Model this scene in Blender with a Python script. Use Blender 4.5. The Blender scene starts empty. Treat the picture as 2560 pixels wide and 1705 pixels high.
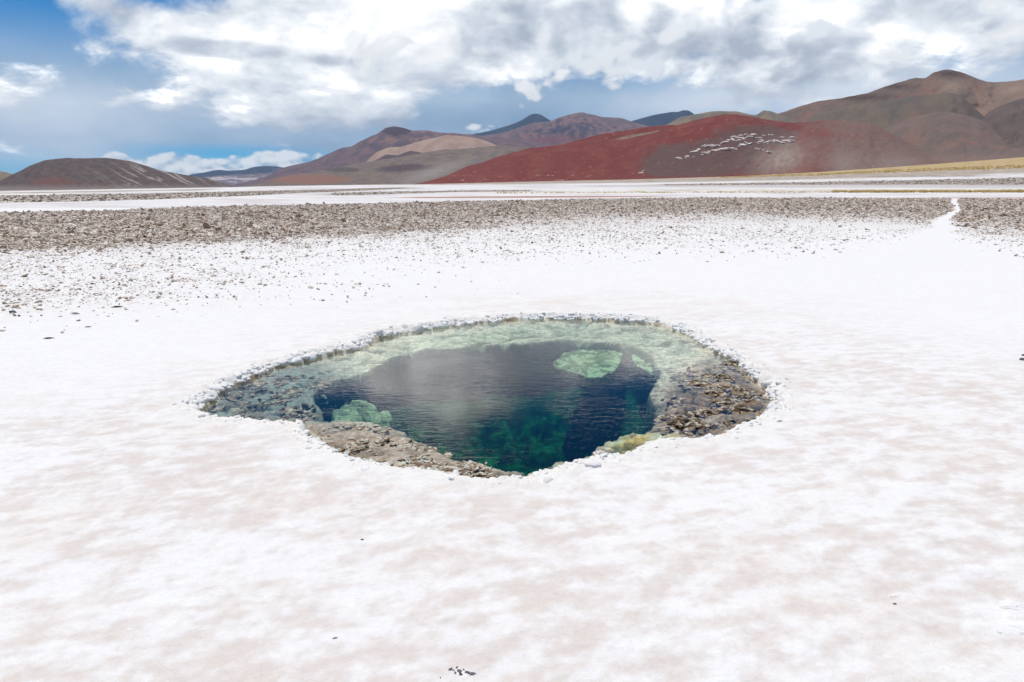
import bpy, bmesh, math, random
import numpy as np
from mathutils import Vector

# ------------------------------------------------------------------ camera
HORIZON_V, FOC, CAMZ = 470.0, 2560.0 * 24.0 / 36.0, 1.7
PITCH = math.atan((852.5 - HORIZON_V) / FOC)
scene = bpy.context.scene
cam_data = bpy.data.cameras.new("camera")
cam = bpy.data.objects.new("camera", cam_data)
scene.collection.objects.link(cam)
cam.location = (0, 0, CAMZ)
cam.rotation_euler = (math.pi / 2 - PITCH, 0, 0)
cam_data.lens, cam_data.sensor_width = 24.0, 36.0
cam_data.clip_start, cam_data.clip_end = 0.05, 90000.0
scene.camera = cam

scene.view_settings.view_transform = 'Standard'
scene.view_settings.look = 'None'
scene.view_settings.gamma = 1.0
scene.view_settings.use_curve_mapping = False
scene.view_settings.exposure = 0.18
scene.cycles.max_bounces = 8
scene.cycles.transparent_max_bounces = 12
scene.cycles.volume_bounces = 0

SUN_EL, SUN_AZ = math.radians(77), math.radians(-25)      # azimuth from +Y towards +X
sun_dir = Vector((math.sin(SUN_AZ) * math.cos(SUN_EL), math.cos(SUN_AZ) * math.cos(SUN_EL), math.sin(SUN_EL)))

CP, SP = math.cos(PITCH), math.sin(PITCH)

def ray(u, v):
    """direction through a photograph pixel (2560 x 1705)"""
    a = (np.asarray(u, float) - 1280.0) / FOC
    b = (852.5 - np.asarray(v, float)) / FOC
    return a, CP + b * SP, -SP + b * CP

def at(u, v, z=0.0):
    x, y, w = ray(u, v)
    t = (z - CAMZ) / w
    return x * t, y * t

def project(x, y, z):
    w = np.asarray(z, float) - CAMZ
    f = np.maximum(y * CP - w * SP, 1e-3)
    return 1280.0 + FOC * x / f, 852.5 - FOC * (y * SP + w * CP) / f

def azel(u, v):
    x, y, w = ray(u, v)
    return math.degrees(math.atan2(x, y)), math.degrees(math.atan2(w, math.hypot(x, y)))

# ------------------------------------------------------------------ node helper
class NT:
    def __init__(self, tree):
        self.t = tree; self.n = tree.nodes; self.l = tree.links
    def put(self, sock, val):
        if val is None: return
        if hasattr(val, 'is_output') or isinstance(val, bpy.types.NodeSocket):
            self.l.new(val, sock)
        else:
            if sock.type == 'RGBA' and len(val) == 3: val = (*val, 1.0)
            sock.default_value = val
    def m(self, op, a, b=None, c=None, clamp=False):
        n = self.n.new('ShaderNodeMath'); n.operation = op; n.use_clamp = clamp
        for i, x in enumerate((a, b, c)): self.put(n.inputs[i], x)
        return n.outputs[0]
    def vm(self, op, a, b=None, out=0):
        n = self.n.new('ShaderNodeVectorMath'); n.operation = op
        self.put(n.inputs[0], a); self.put(n.inputs[1], b)
        return n.outputs[out]
    def comb(self, x, y, z):
        n = self.n.new('ShaderNodeCombineXYZ')
        for i, q in enumerate((x, y, z)): self.put(n.inputs[i], q)
        return n.outputs[0]
    def sep(self, v):
        n = self.n.new('ShaderNodeSeparateXYZ'); self.put(n.inputs[0], v); return n.outputs
    def noise(self, vec, scale, detail=4, rough=.5, dist=0.0, lac=2.0, color=False):
        n = self.n.new('ShaderNodeTexNoise')
        self.put(n.inputs['Vector'], vec)
        for k, q in (('Scale', scale), ('Detail', detail), ('Roughness', rough), ('Distortion', dist), ('Lacunarity', lac)):
            self.put(n.inputs[k], q)
        return n.outputs['Color' if color else 'Fac']
    def voro(self, vec, scale, detail=0, feature='SMOOTH_F1', rnd=1.0):
        n = self.n.new('ShaderNodeTexVoronoi'); n.feature = feature
        self.put(n.inputs['Vector'], vec); self.put(n.inputs['Scale'], scale)
        self.put(n.inputs['Detail'], detail); self.put(n.inputs['Randomness'], rnd)
        return n.outputs['Distance']
    def ss(self, x, a, b, lo=0.0, hi=1.0, interp='SMOOTHSTEP'):
        n = self.n.new('ShaderNodeMapRange'); n.interpolation_type = interp
        self.put(n.inputs['Value'], x)
        for i, q in zip((1, 2, 3, 4), (a, b, lo, hi)): self.put(n.inputs[i], q)
        return n.outputs[0]
    def mix(self, f, a, b, blend='MIX'):
        n = self.n.new('ShaderNodeMix'); n.data_type = 'RGBA'; n.blend_type = blend
        self.put(n.inputs[0], f); self.put(n.inputs[6], a); self.put(n.inputs[7], b)
        return n.outputs[2]
    def ramp(self, x, stops):
        n = self.n.new('ShaderNodeValToRGB'); e = n.color_ramp.elements
        while len(e) < len(stops): e.new(0.5)
        for q, (p, c) in zip(e, stops): q.position = p; q.color = (*c, 1)
        self.put(n.inputs[0], x); return n.outputs[0]
    def attr(self, name, fac=False):
        n = self.n.new('ShaderNodeAttribute'); n.attribute_name = name
        return n.outputs['Fac' if fac else 'Color']
    def new(self, kind): return self.n.new(kind)

# ------------------------------------------------------------------ world: sky and clouds
world = bpy.data.worlds.new("World"); scene.world = world; world.use_nodes = True
world.cycles.sampling_method = 'NONE'
W = NT(world.node_tree); world.node_tree.nodes.clear()
tc = W.new('ShaderNodeTexCoord')
D = W.vm('NORMALIZE', tc.outputs['Generated'])
dx, dy, dz = W.sep(D)
EL = W.m('MULTIPLY', W.m('ARCSINE', dz), 57.2958)
AZ = W.m('MULTIPLY', W.m('ARCTAN2', dx, dy), 57.2958)
AE = W.comb(AZ, EL, 0.0)
sky = W.new('ShaderNodeTexSky'); sky.sky_type = 'NISHITA'; sky.sun_disc = False
sky.sun_elevation = SUN_EL; sky.sun_rotation = SUN_AZ
sky.altitude = 3900; sky.air_density = 1.0; sky.dust_density = 0.3; sky.ozone_density = 3.0
sky_col = W.vm('SCALE', sky.outputs[0]); sky_col.node.inputs['Scale'].default_value = 0.10
SKYC = W.mix(1.0, sky_col, (0.06, 0.72, 1.04, 1), 'MULTIPLY')      # deep high-altitude blue

def blob(u, v, ru, rv, pw=1.0, soft=0.0):
    """soft ellipse in the sky; centre and radii converted to bearing and elevation"""
    a, e = azel(u, v); a2, e2 = azel(u + ru, v); a3, e3 = azel(u, v - rv)
    k = W.vm('MULTIPLY', W.vm('SUBTRACT', AE, (a, e, 0)), (1 / abs(a2 - a), 1 / abs(e3 - e), 0))
    return W.ss(W.vm('LENGTH', k, out=1), 1.0, soft, 0.0, pw)
def maxall(*s):
    o = s[0]
    for q in s[1:]: o = W.m('MAXIMUM', o, q)
    return o
def mul(*s):
    o = s[0]
    for q in s[1:]: o = W.m('MULTIPLY', o, q)
    return o
def add(*s):
    o = s[0]
    for q in s[1:]: o = W.m('ADD', o, q)
    return o
def sub(a, b): return W.m('SUBTRACT', a, b)
def n2d(vec, scale, detail, rough=.5, lac=2.0):
    o = W.noise(vec, scale, detail, rough, 0.0, lac); o.node.noise_dimensions = '2D'; return o
def v2d(vec, scale, detail=0):
    o = W.voro(vec, scale, detail, 'F1'); o.node.voronoi_dimensions = '2D'; return o
# cloud-layer coordinates: continuous over the whole dome, stretched sideways near the horizon
def dome(c):
    k = W.m('DIVIDE', c, W.m('ADD', W.m('MAXIMUM', dz, -.05), c))
    return W.vm('MULTIPLY', W.comb(dx, dy, 0), W.comb(k, k, 0))
DA = dome(.62); DB = dome(.34)
wn = W.noise(DA, 4.5, 2, color=True); wn.node.noise_dimensions = '2D'
warp = W.vm('MULTIPLY', W.vm('SUBTRACT', wn, (.5, .5, .5)), (.07, .07, 0))
PA = W.vm('ADD', DA, warp)
def toward_sun(p, up, side):
    return W.vm('ADD', W.vm('MULTIPLY', p, (1 - up, 1 - up, 0)), (side, 0, 0))

cur = SKYC
# ---- veil of distant stratus and rain, low in the sky
VN = n2d(DB, 2.6, 5, .5)
VS = n2d(DB, 7.0, 4, .55)
gap = maxall(blob(560, 385, 380, 40, 1.0), blob(60, 420, 240, 70, .55))
veil_a = mul(W.ss(EL, 12.5, 6.5), W.ss(VN, .12, .34), sub(1.0, mul(gap, .85)), .97)
vl = add(mul(VN, .55), mul(VS, .40), .03)
vl = add(vl, blob(250, 300, 800, 160, .20), blob(1950, 240, 900, 150, .42), blob(100, 390, 300, 60, .12))
vl = sub(vl, maxall(blob(1150, 310, 520, 80, .24), blob(500, 345, 500, 60, .07)))
VCOL = W.ramp(vl, ((.28, (.25, .37, .51)), (.50, (.40, .52, .66)), (.68, (.60, .69, .80)), (.90, (.86, .90, .95))))
cur = W.mix(veil_a, cur, VCOL)

# ---- small cumulus far off along the horizon
def sbil(p): return add(n2d(p, 17.0, 6, .55), mul(sub(1.0, v2d(p, 34.0, 1.5)), .40))
S1 = sbil(DA); S2 = sbil(toward_sun(DA, .012, -.005))
sm = maxall(blob(520, 420, 330, 40, .55, .3), blob(420, 408, 170, 46, .66, .2), blob(590, 405, 150, 40, .60, .2), blob(710, 396, 130, 42, .64, .2), blob(300, 400, 90, 34, .55, .2), blob(670, 288, 70, 34, .40), blob(1220, 318, 150, 34, .40), blob(1790, 305, 90, 30, .22))
sm = maxall(sm, mul(W.ss(W.m('ABSOLUTE', sub(EL, 2.0)), 1.6, .2), W.ss(W.m('ABSOLUTE', AZ), 45, 60, 0, .5)))
sa = W.ss(add(sub(S1, .76), sm), .18, .42)
sl = add(.60, mul(sub(S1, S2), 2.4))
SCOL = W.ramp(sl, ((.15, (.50, .58, .68)), (.5, (.78, .83, .88)), (.85, (1.0, 1.0, .99))))
cur = W.mix(mul(sa, .92, W.ss(EL, 7.5, 5.5)), cur, SCOL)

def billow(p, det): return add(n2d(p, 7.5, det, .57), mul(sub(1.0, v2d(p, 15.0, 2.0)), .36))
BI = billow(PA, 9); BI2 = billow(toward_sun(PA, .020, -.012), 7)
B0 = n2d(PA, 6.5, 3, .5); B3 = n2d(toward_sun(PA, .060, -.025), 6.5, 3, .5)
REL = add(mul(sub(BI, BI2), 1.7), mul(sub(B0, B3), 2.0))       # lit side minus shaded side
# ---- high bright sheet over most of the upper frame, open blue overhead and to the upper left
PH = W.vm('ADD', DB, W.vm('MULTIPLY', warp, (.9, .9, 0)))
HN = n2d(PH, 4.6, 9, .60)
HN2 = n2d(toward_sun(PH, .05, -.015), 4.6, 5, .55)
lowfade = sub(add(EL, mul(sub(HN, .5), 7.0)), mul(W.ss(AZ, -14, 0, 0, 2.2), W.ss(AZ, 12, 4, .25, 1.0)))
hcov = mul(W.ss(lowfade, 2.6, 9.5), W.ss(add(EL, mul(sub(HN, .5), -9.0)), 19.0, 14.0, .13, 1.0))
hcov = mul(hcov, W.ss(W.m('ABSOLUTE', add(AZ, -8.0)), 90, 55, .35, 1.0))
hcov = sub(hcov, maxall(blob(-40, 20, 420, 190, .95), blob(330, -60, 460, 120, .80), blob(-600, -60, 900, 300, .8), blob(640, -40, 260, 56, .55)))
ha = W.ss(add(mul(sub(HN, .5), 2.0), hcov), .26, .70)
gs = n2d(PH, 8.0, 7, .62)
streakm = W.ss(add(maxall(blob(560, 122, 400, 62), blob(820, 150, 300, 40, .8), blob(330, 120, 200, 40, .8)), mul(sub(gs, .5), 1.5)), .50, .95)
hl = add(.66, mul(sub(HN, HN2), 2.6), mul(sub(gs, .5), 1.0))
hl = add(sub(hl, mul(streakm, .42)), W.ss(EL, 11.5, 15.5, 0, .16))
hl = add(hl, mul(REL, W.ss(AZ, -8, 4, .10, .55)))
hl = sub(hl, maxall(blob(1490, 70, 330, 110, .20), blob(600, 270, 900, 130, .20), blob(1050, 330, 500, 80, .3), blob(150, 200, 400, 60, .06), blob(1880, 170, 520, 130, .42, .3), blob(2060, 15, 300, 100, .34, .2), blob(1560, 225, 160, 40, .3)))
HCOL = W.ramp(hl, ((.12, (.44, .49, .57)), (.40, (.65, .69, .75)), (.62, (.86, .89, .92)), (.84, (1.12, 1.12, 1.11)), (1.0, (1.75, 1.75, 1.74))))
cur = W.mix(ha, cur, HCOL)

# ---- big cumulus: bright heap in the middle, grey-based heaps to the right
BIc = sub(BI, .66)
cc = maxall(blob(1130, 190, 330, 95, .56, .4), blob(1000, 130, 260, 150, .50, .4), blob(1330, 160, 260, 110, .56, .4), blob(1540, 160, 170, 90, .54, .4), blob(1590, 205, 130, 40, .5, .4),
            blob(1880, 120, 430, 125, .58, .5), blob(1800, 180, 330, 60, .56, .5), blob(2250, 80, 340, 160, .54, .4), blob(2500, 90, 260, 150, .50, .4))
cc = maxall(cc, mul(W.ss(W.m('ABSOLUTE', AZ), 40, 55, 0, .46), W.ss(EL, 26, 12), W.ss(EL, 4, 8)))
base = W.ss(add(EL, mul(BIc, 3.0)), 5.2, 6.3)
cden = add(mul(cc, base, .85), mul(BIc, 2.0), mul(sub(n2d(PA, 45.0, 4, .6), .5), .22))
ca = W.ss(cden, .38, .62)
grey = maxall(blob(1860, 160, 480, 125, .50, .35), blob(1560, 230, 170, 46, .55), blob(2120, 70, 320, 120, .30), blob(2060, 15, 300, 100, .38, .2), blob(2440, 65, 120, 56, .46), blob(1020, 235, 170, 40, .2), blob(2330, 190, 300, 70, .26))
cl = add(sub(.64, grey), mul(REL, sub(1.05, mul(grey, 1.3))))
cl = sub(cl, W.ss(EL, 7.4, 5.6, 0, .16))
CCOL = W.ramp(cl, ((.0, (.38, .43, .51)), (.26, (.54, .59, .65)), (.50, (.80, .84, .88)), (.76, (.87, .88, .89)), (1.0, (1.0, 1.0, .99))))
cur = W.mix(ca, cur, CCOL)
cur = W.mix(W.ss(EL, -0.2, -3.0), cur, (.55, .52, .48))      # under the horizon
bg = W.new('ShaderNodeBackground'); W.put(bg.inputs[0], cur); bg.inputs[1].default_value = 1.0
out = W.new('ShaderNodeOutputWorld'); W.l.new(bg.outputs[0], out.inputs[0])

# ------------------------------------------------------------------ sun
sun_l = bpy.data.lights.new("sun", 'SUN'); sun_l.energy = 3.2; sun_l.angle = math.radians(0.53); sun_l.color = (1.0, .935, .85)
sun = bpy.data.objects.new("sun", sun_l); scene.collection.objects.link(sun)
sun.rotation_euler = (-sun_dir).to_track_quat('-Z', 'Y').to_euler()
sun.location = (0, 0, 50)

# ------------------------------------------------------------------ numpy noise
_rng = np.random.default_rng(7)
_PERM = np.concatenate([_rng.permutation(1024)] * 2)
_ang = _rng.uniform(0, 2 * np.pi, 1024); _GX, _GY = np.cos(_ang), np.sin(_ang)
def perlin(x, y, seed=0):
    x = np.asarray(x, float) + seed * 37.17; y = np.asarray(y, float) - seed * 11.93
    xi = np.floor(x).astype(np.int64); yi = np.floor(y).astype(np.int64)
    xf, yf = x - xi, y - yi
    u = xf * xf * xf * (xf * (xf * 6 - 15) + 10); v = yf * yf * yf * (yf * (yf * 6 - 15) + 10)
    xi &= 1023; yi &= 1023; x1 = (xi + 1) & 1023; y1 = (yi + 1) & 1023
    def g(a, b, p, q):
        h = _PERM[(_PERM[a] + b) & 1023]
        return _GX[h] * p + _GY[h] * q
    n00 = g(xi, yi, xf, yf); n10 = g(x1, yi, xf - 1, yf); n01 = g(xi, y1, xf, yf - 1); n11 = g(x1, y1, xf - 1, yf - 1)
    return (n00 + u * (n10 - n00) + v * ((n01 + u * (n11 - n01)) - (n00 + u * (n10 - n00)))) * 1.5
def fbm(x, y, octv=4, gain=.5, seed=0):
    o = 0; a = 1.0; s = 0
    for i in range(octv):
        o = o + a * perlin(x * 2 ** i, y * 2 ** i, seed + i * 3); s += a; a *= gain
    return o / s
def ridged(x, y, octv=4, gain=.5, seed=0):
    o = 0; a = 1.0; s = 0
    for i in range(octv):
        o = o + a * (1 - 2 * np.abs(perlin(x * 2 ** i, y * 2 ** i, seed + i * 5))); s += a; a *= gain
    return o / s
def sst(x, a, b):
    t = np.clip((np.asarray(x, float) - a) / (b - a), 0, 1); return t * t * (3 - 2 * t)
def lerp(a, b, t): return a + (b - a) * t
def cmix(A, B, t):
    t = np.clip(np.asarray(t), 0, 1)[..., None]
    return np.asarray(A) * (1 - t) + np.asarray(B) * t
def ell(u, v, cu, cv, ru, rv):
    return np.exp(-(((u - cu) / ru) ** 2 + ((v - cv) / rv) ** 2))

# ------------------------------------------------------------------ mesh helpers
def link(o): scene.collection.objects.link(o); return o
def grid_mesh(name, X, Y, Z, wrap=False):
    nr, nc = X.shape
    me = bpy.data.meshes.new(name)
    co = np.stack([X, Y, Z], -1).reshape(-1, 3).astype(np.float32)
    idx = np.arange(nr * nc).reshape(nr, nc)
    if wrap: idx = np.concatenate([idx, idx[:, :1]], 1)
    q = np.stack([idx[:-1, :-1], idx[:-1, 1:], idx[1:, 1:], idx[1:, :-1]], -1).reshape(-1, 4)
    me.vertices.add(len(co)); me.vertices.foreach_set('co', co.ravel())
    me.loops.add(q.size); me.loops.foreach_set('vertex_index', q.ravel().astype(np.int32))
    me.polygons.add(len(q))
    me.polygons.foreach_set('loop_start', np.arange(0, q.size, 4, dtype=np.int32))
    me.polygons.foreach_set('loop_total', np.full(len(q), 4, np.int32))
    me.polygons.foreach_set('use_smooth', np.ones(len(q), bool))
    me.update(); return me
def set_col(me, name, C):
    a = me.attributes.new(name, 'FLOAT_COLOR', 'POINT')
    c = np.ones((len(me.vertices), 4), np.float32); c[:, :3] = np.clip(np.asarray(C).reshape(-1, 3), 0, 1)
    a.data.foreach_set('color', c.ravel())
def set_f(me, name, F):
    a = me.attributes.new(name, 'FLOAT', 'POINT'); a.data.foreach_set('value', np.asarray(F, np.float32).ravel())
def tag(o, label=None, cat=None, group=None, kind=None):
    if label: o['label'] = label
    if cat: o['category'] = cat
    if group: o['group'] = group
    if kind: o['kind'] = kind
    return o
def material(name):
    m = bpy.data.materials.new(name); m.use_nodes = True
    t = NT(m.node_tree); m.node_tree.nodes.clear()
    o = t.new('ShaderNodeOutputMaterial'); return m, t, o
def principled(t, o, col, rough=.9, spec=.25, bump=None, bstr=.5, bdist=.01):
    p = t.new('ShaderNodeBsdfPrincipled')
    t.put(p.inputs['Base Color'], col); t.put(p.inputs['Roughness'], rough); t.put(p.inputs['Specular IOR Level'], spec)
    if bump is not None:
        b = t.new('ShaderNodeBump'); t.put(b.inputs['Strength'], bstr); t.put(b.inputs['Distance'], bdist); t.put(b.inputs['Height'], bump)
        t.l.new(b.outputs[0], p.inputs['Normal'])
    t.l.new(p.outputs[0], o.inputs[0]); return p

# ------------------------------------------------------------------ pool outline (measured on the photograph, laid on the ground)
K = 2560.0 / 2354.0
WATER_Z = -0.050
RIM_FAR = [(448,948),(478,918),(520,893),(570,872),(620,846),(680,832),(760,812),(828,797),(862,778),(930,764),(1020,750),(1120,739),(1220,733),(1320,733),(1420,737),(1495,742),(1548,755),(1592,775),(1635,800),(1685,830),(1728,862),(1765,900),(1785,930),(1772,955)]
RIM_NEAR = [(1712,985),(1645,1006),(1570,1012),(1500,1020),(1440,1042),(1385,1050),(1340,1062),(1275,1085),(1215,1103),(1150,1104),(1080,1100),(1000,1090),(900,1080),(830,1064),(765,1043),(715,1018),(690,995),(692,980),(620,975),(540,968),(490,964)]
poly = [at(a * K, b * K, WATER_Z) for a, b in RIM_FAR] + [at(a * K, b * K, -0.03) for a, b in RIM_NEAR]
RIM = np.array(poly)
HOLE_PX = [(722,912),(760,884),(850,852),(900,822),(980,806),(1080,797),(1180,790),(1290,783),(1400,789),(1465,802),(1508,838),(1512,872),(1490,905),(1508,945),(1506,982),(1450,1000),(1400,1012),(1368,1040),(1330,1056),(1265,1072),(1215,1092),(1140,1087),(1062,1076),(1010,1056),(965,1030),(930,1004),(868,990),(842,972),(760,968),(738,940)]
HOLE = np.array([at(a * K, b * K, WATER_Z - .06) for a, b in HOLE_PX])

def densify(P, n=6):
    """Catmull-Rom through a closed polygon"""
    m = len(P); o = []
    for i in range(m):
        a, b, c, d = P[i - 1], P[i], P[(i + 1) % m], P[(i + 2) % m]
        for k in range(n):
            t = k / n
            o.append(.5 * (2 * b + (c - a) * t + (2 * a - 5 * b + 4 * c - d) * t * t + (3 * b - a - 3 * c + d) * t ** 3))
    return np.array(o)
RIM_D, HOLE_D = densify(RIM, 3), densify(HOLE, 3)
def sdf(P, x, y):
    """signed distance to a closed polygon, positive inside"""
    x = x.ravel(); y = y.ravel()
    d2 = np.full(x.shape, 1e9); ins = np.zeros(x.shape, bool)
    for i in range(len(P)):
        a = P[i - 1]; b = P[i]; e = b - a
        wx, wy = x - a[0], y - a[1]
        t = np.clip((wx * e[0] + wy * e[1]) / (e @ e + 1e-12), 0, 1)
        d2 = np.minimum(d2, (wx - t * e[0]) ** 2 + (wy - t * e[1]) ** 2)
        c = ((a[1] > y) != (b[1] > y))
        if abs(e[1]) > 1e-9:
            ins ^= c & (x < (y - a[1]) / e[1] * e[0] + a[0])
    return np.where(ins, 1, -1) * np.sqrt(d2)
PC = RIM.mean(0)

# ------------------------------------------------------------------ ground
FOOT_U = np.array([-4000, 0, 600, 1050, 1300, 1560, 1850, 2050, 2300, 2560, 3100, 5000.])
FOOT_V = np.array([473, 473, 466, 459, 453, 448, 441, 433, 421, 409, 395, 395.])
def foot_elev(x, y):
    """rise of the plain towards the hills, metres per metre, by bearing"""
    az = np.arctan2(x, np.maximum(y, 1e-6)); az = np.where(y <= 0, np.sign(x) * 1.5, az)
    u = 1280 + FOC * np.tan(np.clip(az, -1.2, 1.2)) / CP
    return (HORIZON_V - np.interp(u, FOOT_U, FOOT_V)) / FOC
def plain_z(x, y):
    r = np.hypot(x, y)
    e = foot_elev(x, y) * np.clip((y / np.maximum(r, 1e-6)) * 3 + .6, 0, 1)
    s = sst(r, 110, 1100) ** 1.1
    return e * np.minimum(r, 2600) * s - .0

front = np.radians(np.arange(-50, 50.001, 0.14))
rest = np.radians(np.arange(53, 307.1, 3.2))
AZG = np.concatenate([front, rest]) ; NF = len(front)
rr = list(np.arange(0.4, 1.9, .07)) + list(np.arange(1.9, 4.0, .019)) + list(np.arange(4.0, 10.4, .0155))
r = rr[-1]
while r < 140: r *= 1.0085; rr.append(r)
while r < 27000: r *= 1.03; rr.append(r)
R = np.array(rr)
GX = R[:, None] * np.sin(AZG)[None, :]; GY = R[:, None] * np.cos(AZG)[None, :]
GR = np.broadcast_to(R[:, None], GX.shape)
GZ = plain_z(GX, GY)
GU, GV = project(GX, GY, GZ)
GU = np.where(GY > .2, GU, -9999.)

# zones: rough brown clod fields between smooth white salt
def zone_masks(u, v, x, y):
    """rubble density 0..1 and tint masks for a point of the plain that the photograph shows at (u, v)"""
    wob = fbm(x / 14, y / 14, 4, .6, 3)
    w2 = fbm(x / 3.1, y / 3.1, 3, .6, 9)
    back = np.interp(u, [-800, 0, 250, 500, 900, 1400, 1800, 2300, 2560, 3300], [531, 531, 527, 517, 510, 499, 494, 496, 498, 500]) + wob * 1.5
    frt = np.interp(u, [-800, 0, 400, 800, 1200, 1500, 1800, 2150, 2300, 2560, 3300], [642, 628, 612, 590, 566, 548, 540, 546, 556, 575, 590]) + wob * 9 + w2 * 12
    band = sst(v, back - .8, back + 1.2) * (1 - sst(v, frt - 46, frt + 40))
    # the salt path that cuts through the field on the right
    pc = np.interp(v, [480, 505, 525, 545, 570, 600, 640], [2392, 2384, 2395, 2362, 2352, 2330, 2300])
    ph = np.interp(v, [480, 505, 525, 545, 570, 600, 640], [4, 12, 9, 22, 40, 70, 200])
    path = 1 - sst(np.abs(u - pc + wob * 8 + w2 * ph * .9), ph * .5, ph * 1.35)
    # sparse clods further forward
    f2 = np.interp(u, [-800, 0, 300, 700, 1100, 1500, 2000, 2300, 2560, 3300], [850, 800, 760, 715, 690, 668, 655, 610, 655, 690])
    sparse = (1 - sst(v, f2 - 110, f2 + 12)) * sst(v, back, back + 14)
    lens = ell(u, v, 200, 737, 420, 30) * .95 + ell(u, v, 620, 705, 330, 26) * .55 + ell(u, v, -100, 770, 260, 40) * .7
    sparse = np.clip(sparse * (.42 + .45 * w2 + .2 * wob) + lens * (.55 + .8 * w2), 0, 1)
    rub = np.maximum(band, sparse * .75) * (1 - path)
    return rub, band * (1 - path), path, wob, w2

RUB, BAND, PATH, WOB, W2 = zone_masks(GU, GV, GX, GY)
far = sst(GR, 60, 90)
RUB = np.where(GY > .2, RUB, .3 * (GR > 15)); BAND = np.where(GY > .2, BAND, .2 * (GR > 15))

# --- relief
near = 1 - sst(GR, 16, 30)
lump = fbm(GX / .55, GY / .38, 4, .55, 21)
GZ = GZ + near * (.010 * lump + .02 * fbm(GX / 2.1, GY / 2.1, 3, .5, 22))
GZ = GZ + RUB * (1 - sst(GR, 120, 300)) * (.085 * np.abs(fbm(GX / .5, GY / .5, 4, .6, 31)) + .07 * BAND * fbm(GX / 2.2, GY / 2.2, 3, .5, 32))

# --- pool basin
sel = (GR > 2.6) & (GR < 11.5) & (np.abs(GX) < 5.2) & (GY > 0)
sx, sy = GX[sel], GY[sel]
edge = .085 * fbm(sx / .55, sy / .55, 3, .55, 41) + .030 * fbm(sx / .13, sy / .13, 3, .6, 44)
dr = sdf(RIM_D, sx, sy) + edge
dh = sdf(HOLE_D, sx, sy) + .07 * fbm(sx / .5, sy / .5, 4, .6, 51)
zg = GZ[sel].copy()
su, sv = project(sx, sy, np.full(sx.shape, WATER_Z))
du, dv = su / K, sv / K
nearside = sst(sv, 1000, 1060) * (1 - sst(np.abs(du - 1300), 600, 640))
# rim crust: slightly raised and popcorn-lumpy band outside the water
crust = np.exp(-(np.maximum(-dr, 0) / .16) ** 2) * (dr < .05)
pop = np.abs(fbm(sx / .075, sy / .075, 3, .6, 61))
rimn = .55 + .8 * fbm(sx / .8, sy / .8, 2, .5, 63)
zg += crust * (.018 + .085 * pop * np.clip(rimn, .2, 1.3) + .035 * np.abs(fbm(sx / .035, sy / .035, 2, .6, 65))) * lerp(1, .45, nearside)
# shelf depth under water, by part of the pool
wl_left = ell(du, dv, 600, 905, 190, 80); wl_far = ell(du, dv, 1200, 760, 420, 45)
wl_ledge = ell(du, dv, 800, 1020, 150, 50) + ell(du, dv, 930, 1060, 150, 36) + ell(du, dv, 1060, 1092, 120, 18)
wl_right = ell(du, dv, 1660, 900, 130, 80) + ell(du, dv, 1650, 965, 150, 36)
wl_yel = ell(du, dv, 1480, 1010, 90, 26)
crack = ridged(sx / .62 + .25 * fbm(sx / .3, sy / .3, 2, .5, 74), sy / .44, 3, .55, 71)
cr2 = ridged(sx / .21, sy / .16, 3, .6, 73)
rock = fbm(sx / .16, sy / .12, 4, .62, 75)
slab = np.round((fbm(sx / .5, sy / .35, 3, .5, 77) + .02 * rock) * 7) / 7
plate = np.round((fbm(sx / .22 + .4 * rock, sy / .15, 3, .55, 78)) * 9) / 9
fine = fbm(sx / .045, sy / .045, 3, .65, 79)
shelf = WATER_Z - .032 - .020 * sst(dr, .03, .4) + .010 * rock + .030 * slab + .022 * plate + .007 * fine
shelf -= .07 * sst(crack, .66, .80) + .02 * sst(cr2, .60, .80)
shelf -= wl_far * .01
shelf = lerp(shelf, WATER_Z + .006 + .012 * rock + .030 * plate + .010 * fine, np.clip(wl_ledge * 1.3, 0, 1))
shelf = lerp(shelf, WATER_Z - .012 + .030 * rock + .045 * plate + .016 * fine - .15 * sst(-rock - .5 * slab, .10, .45), np.clip(wl_right * 1.2, 0, 1))
shelf += np.clip(wl_yel, 0, 1) * (.03 + .02 * plate)
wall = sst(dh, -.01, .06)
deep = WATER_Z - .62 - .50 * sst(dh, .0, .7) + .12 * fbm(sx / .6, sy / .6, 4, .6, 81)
# boulders and ledges down in the hole
bnz = .16 * fbm(sx / .35, sy / .35, 4, .6, 85)
bl = ell(du, dv, 828, 918, 95, 46) + bnz
deep = lerp(deep, WATER_Z - .16 - .05 * slab + .05 * rock - .1 * sst(crack, .5, .8), sst(bl, .42, .62))
bl2 = ell(du, dv, 1355, 826, 84, 30) + bnz; bl3 = ell(du, dv, 1500, 836, 55, 30) + bnz
deep = lerp(deep, WATER_Z - .27 + .08 * rock + .07 * plate, 0.0)
lumps = np.maximum(0, fbm(sx / .42, sy / .42, 3, .6, 83)) ** .8
deep += .38 * lumps * sst(dh, .2, .6) * (1 - sst(bl, .2, .5))
bed = lerp(shelf, deep, wall)
zg_top = WATER_Z - bed
drop = np.where(dr < .012, .45 * sst(dr, -.10, .012), lerp(.45, 1.0, sst(dr, .012, .04)))
drop = np.where(nearside > .5, sst(dr, -.03, .035), drop)
zg = lerp(zg, bed, drop)
GZ[sel] = zg

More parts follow.
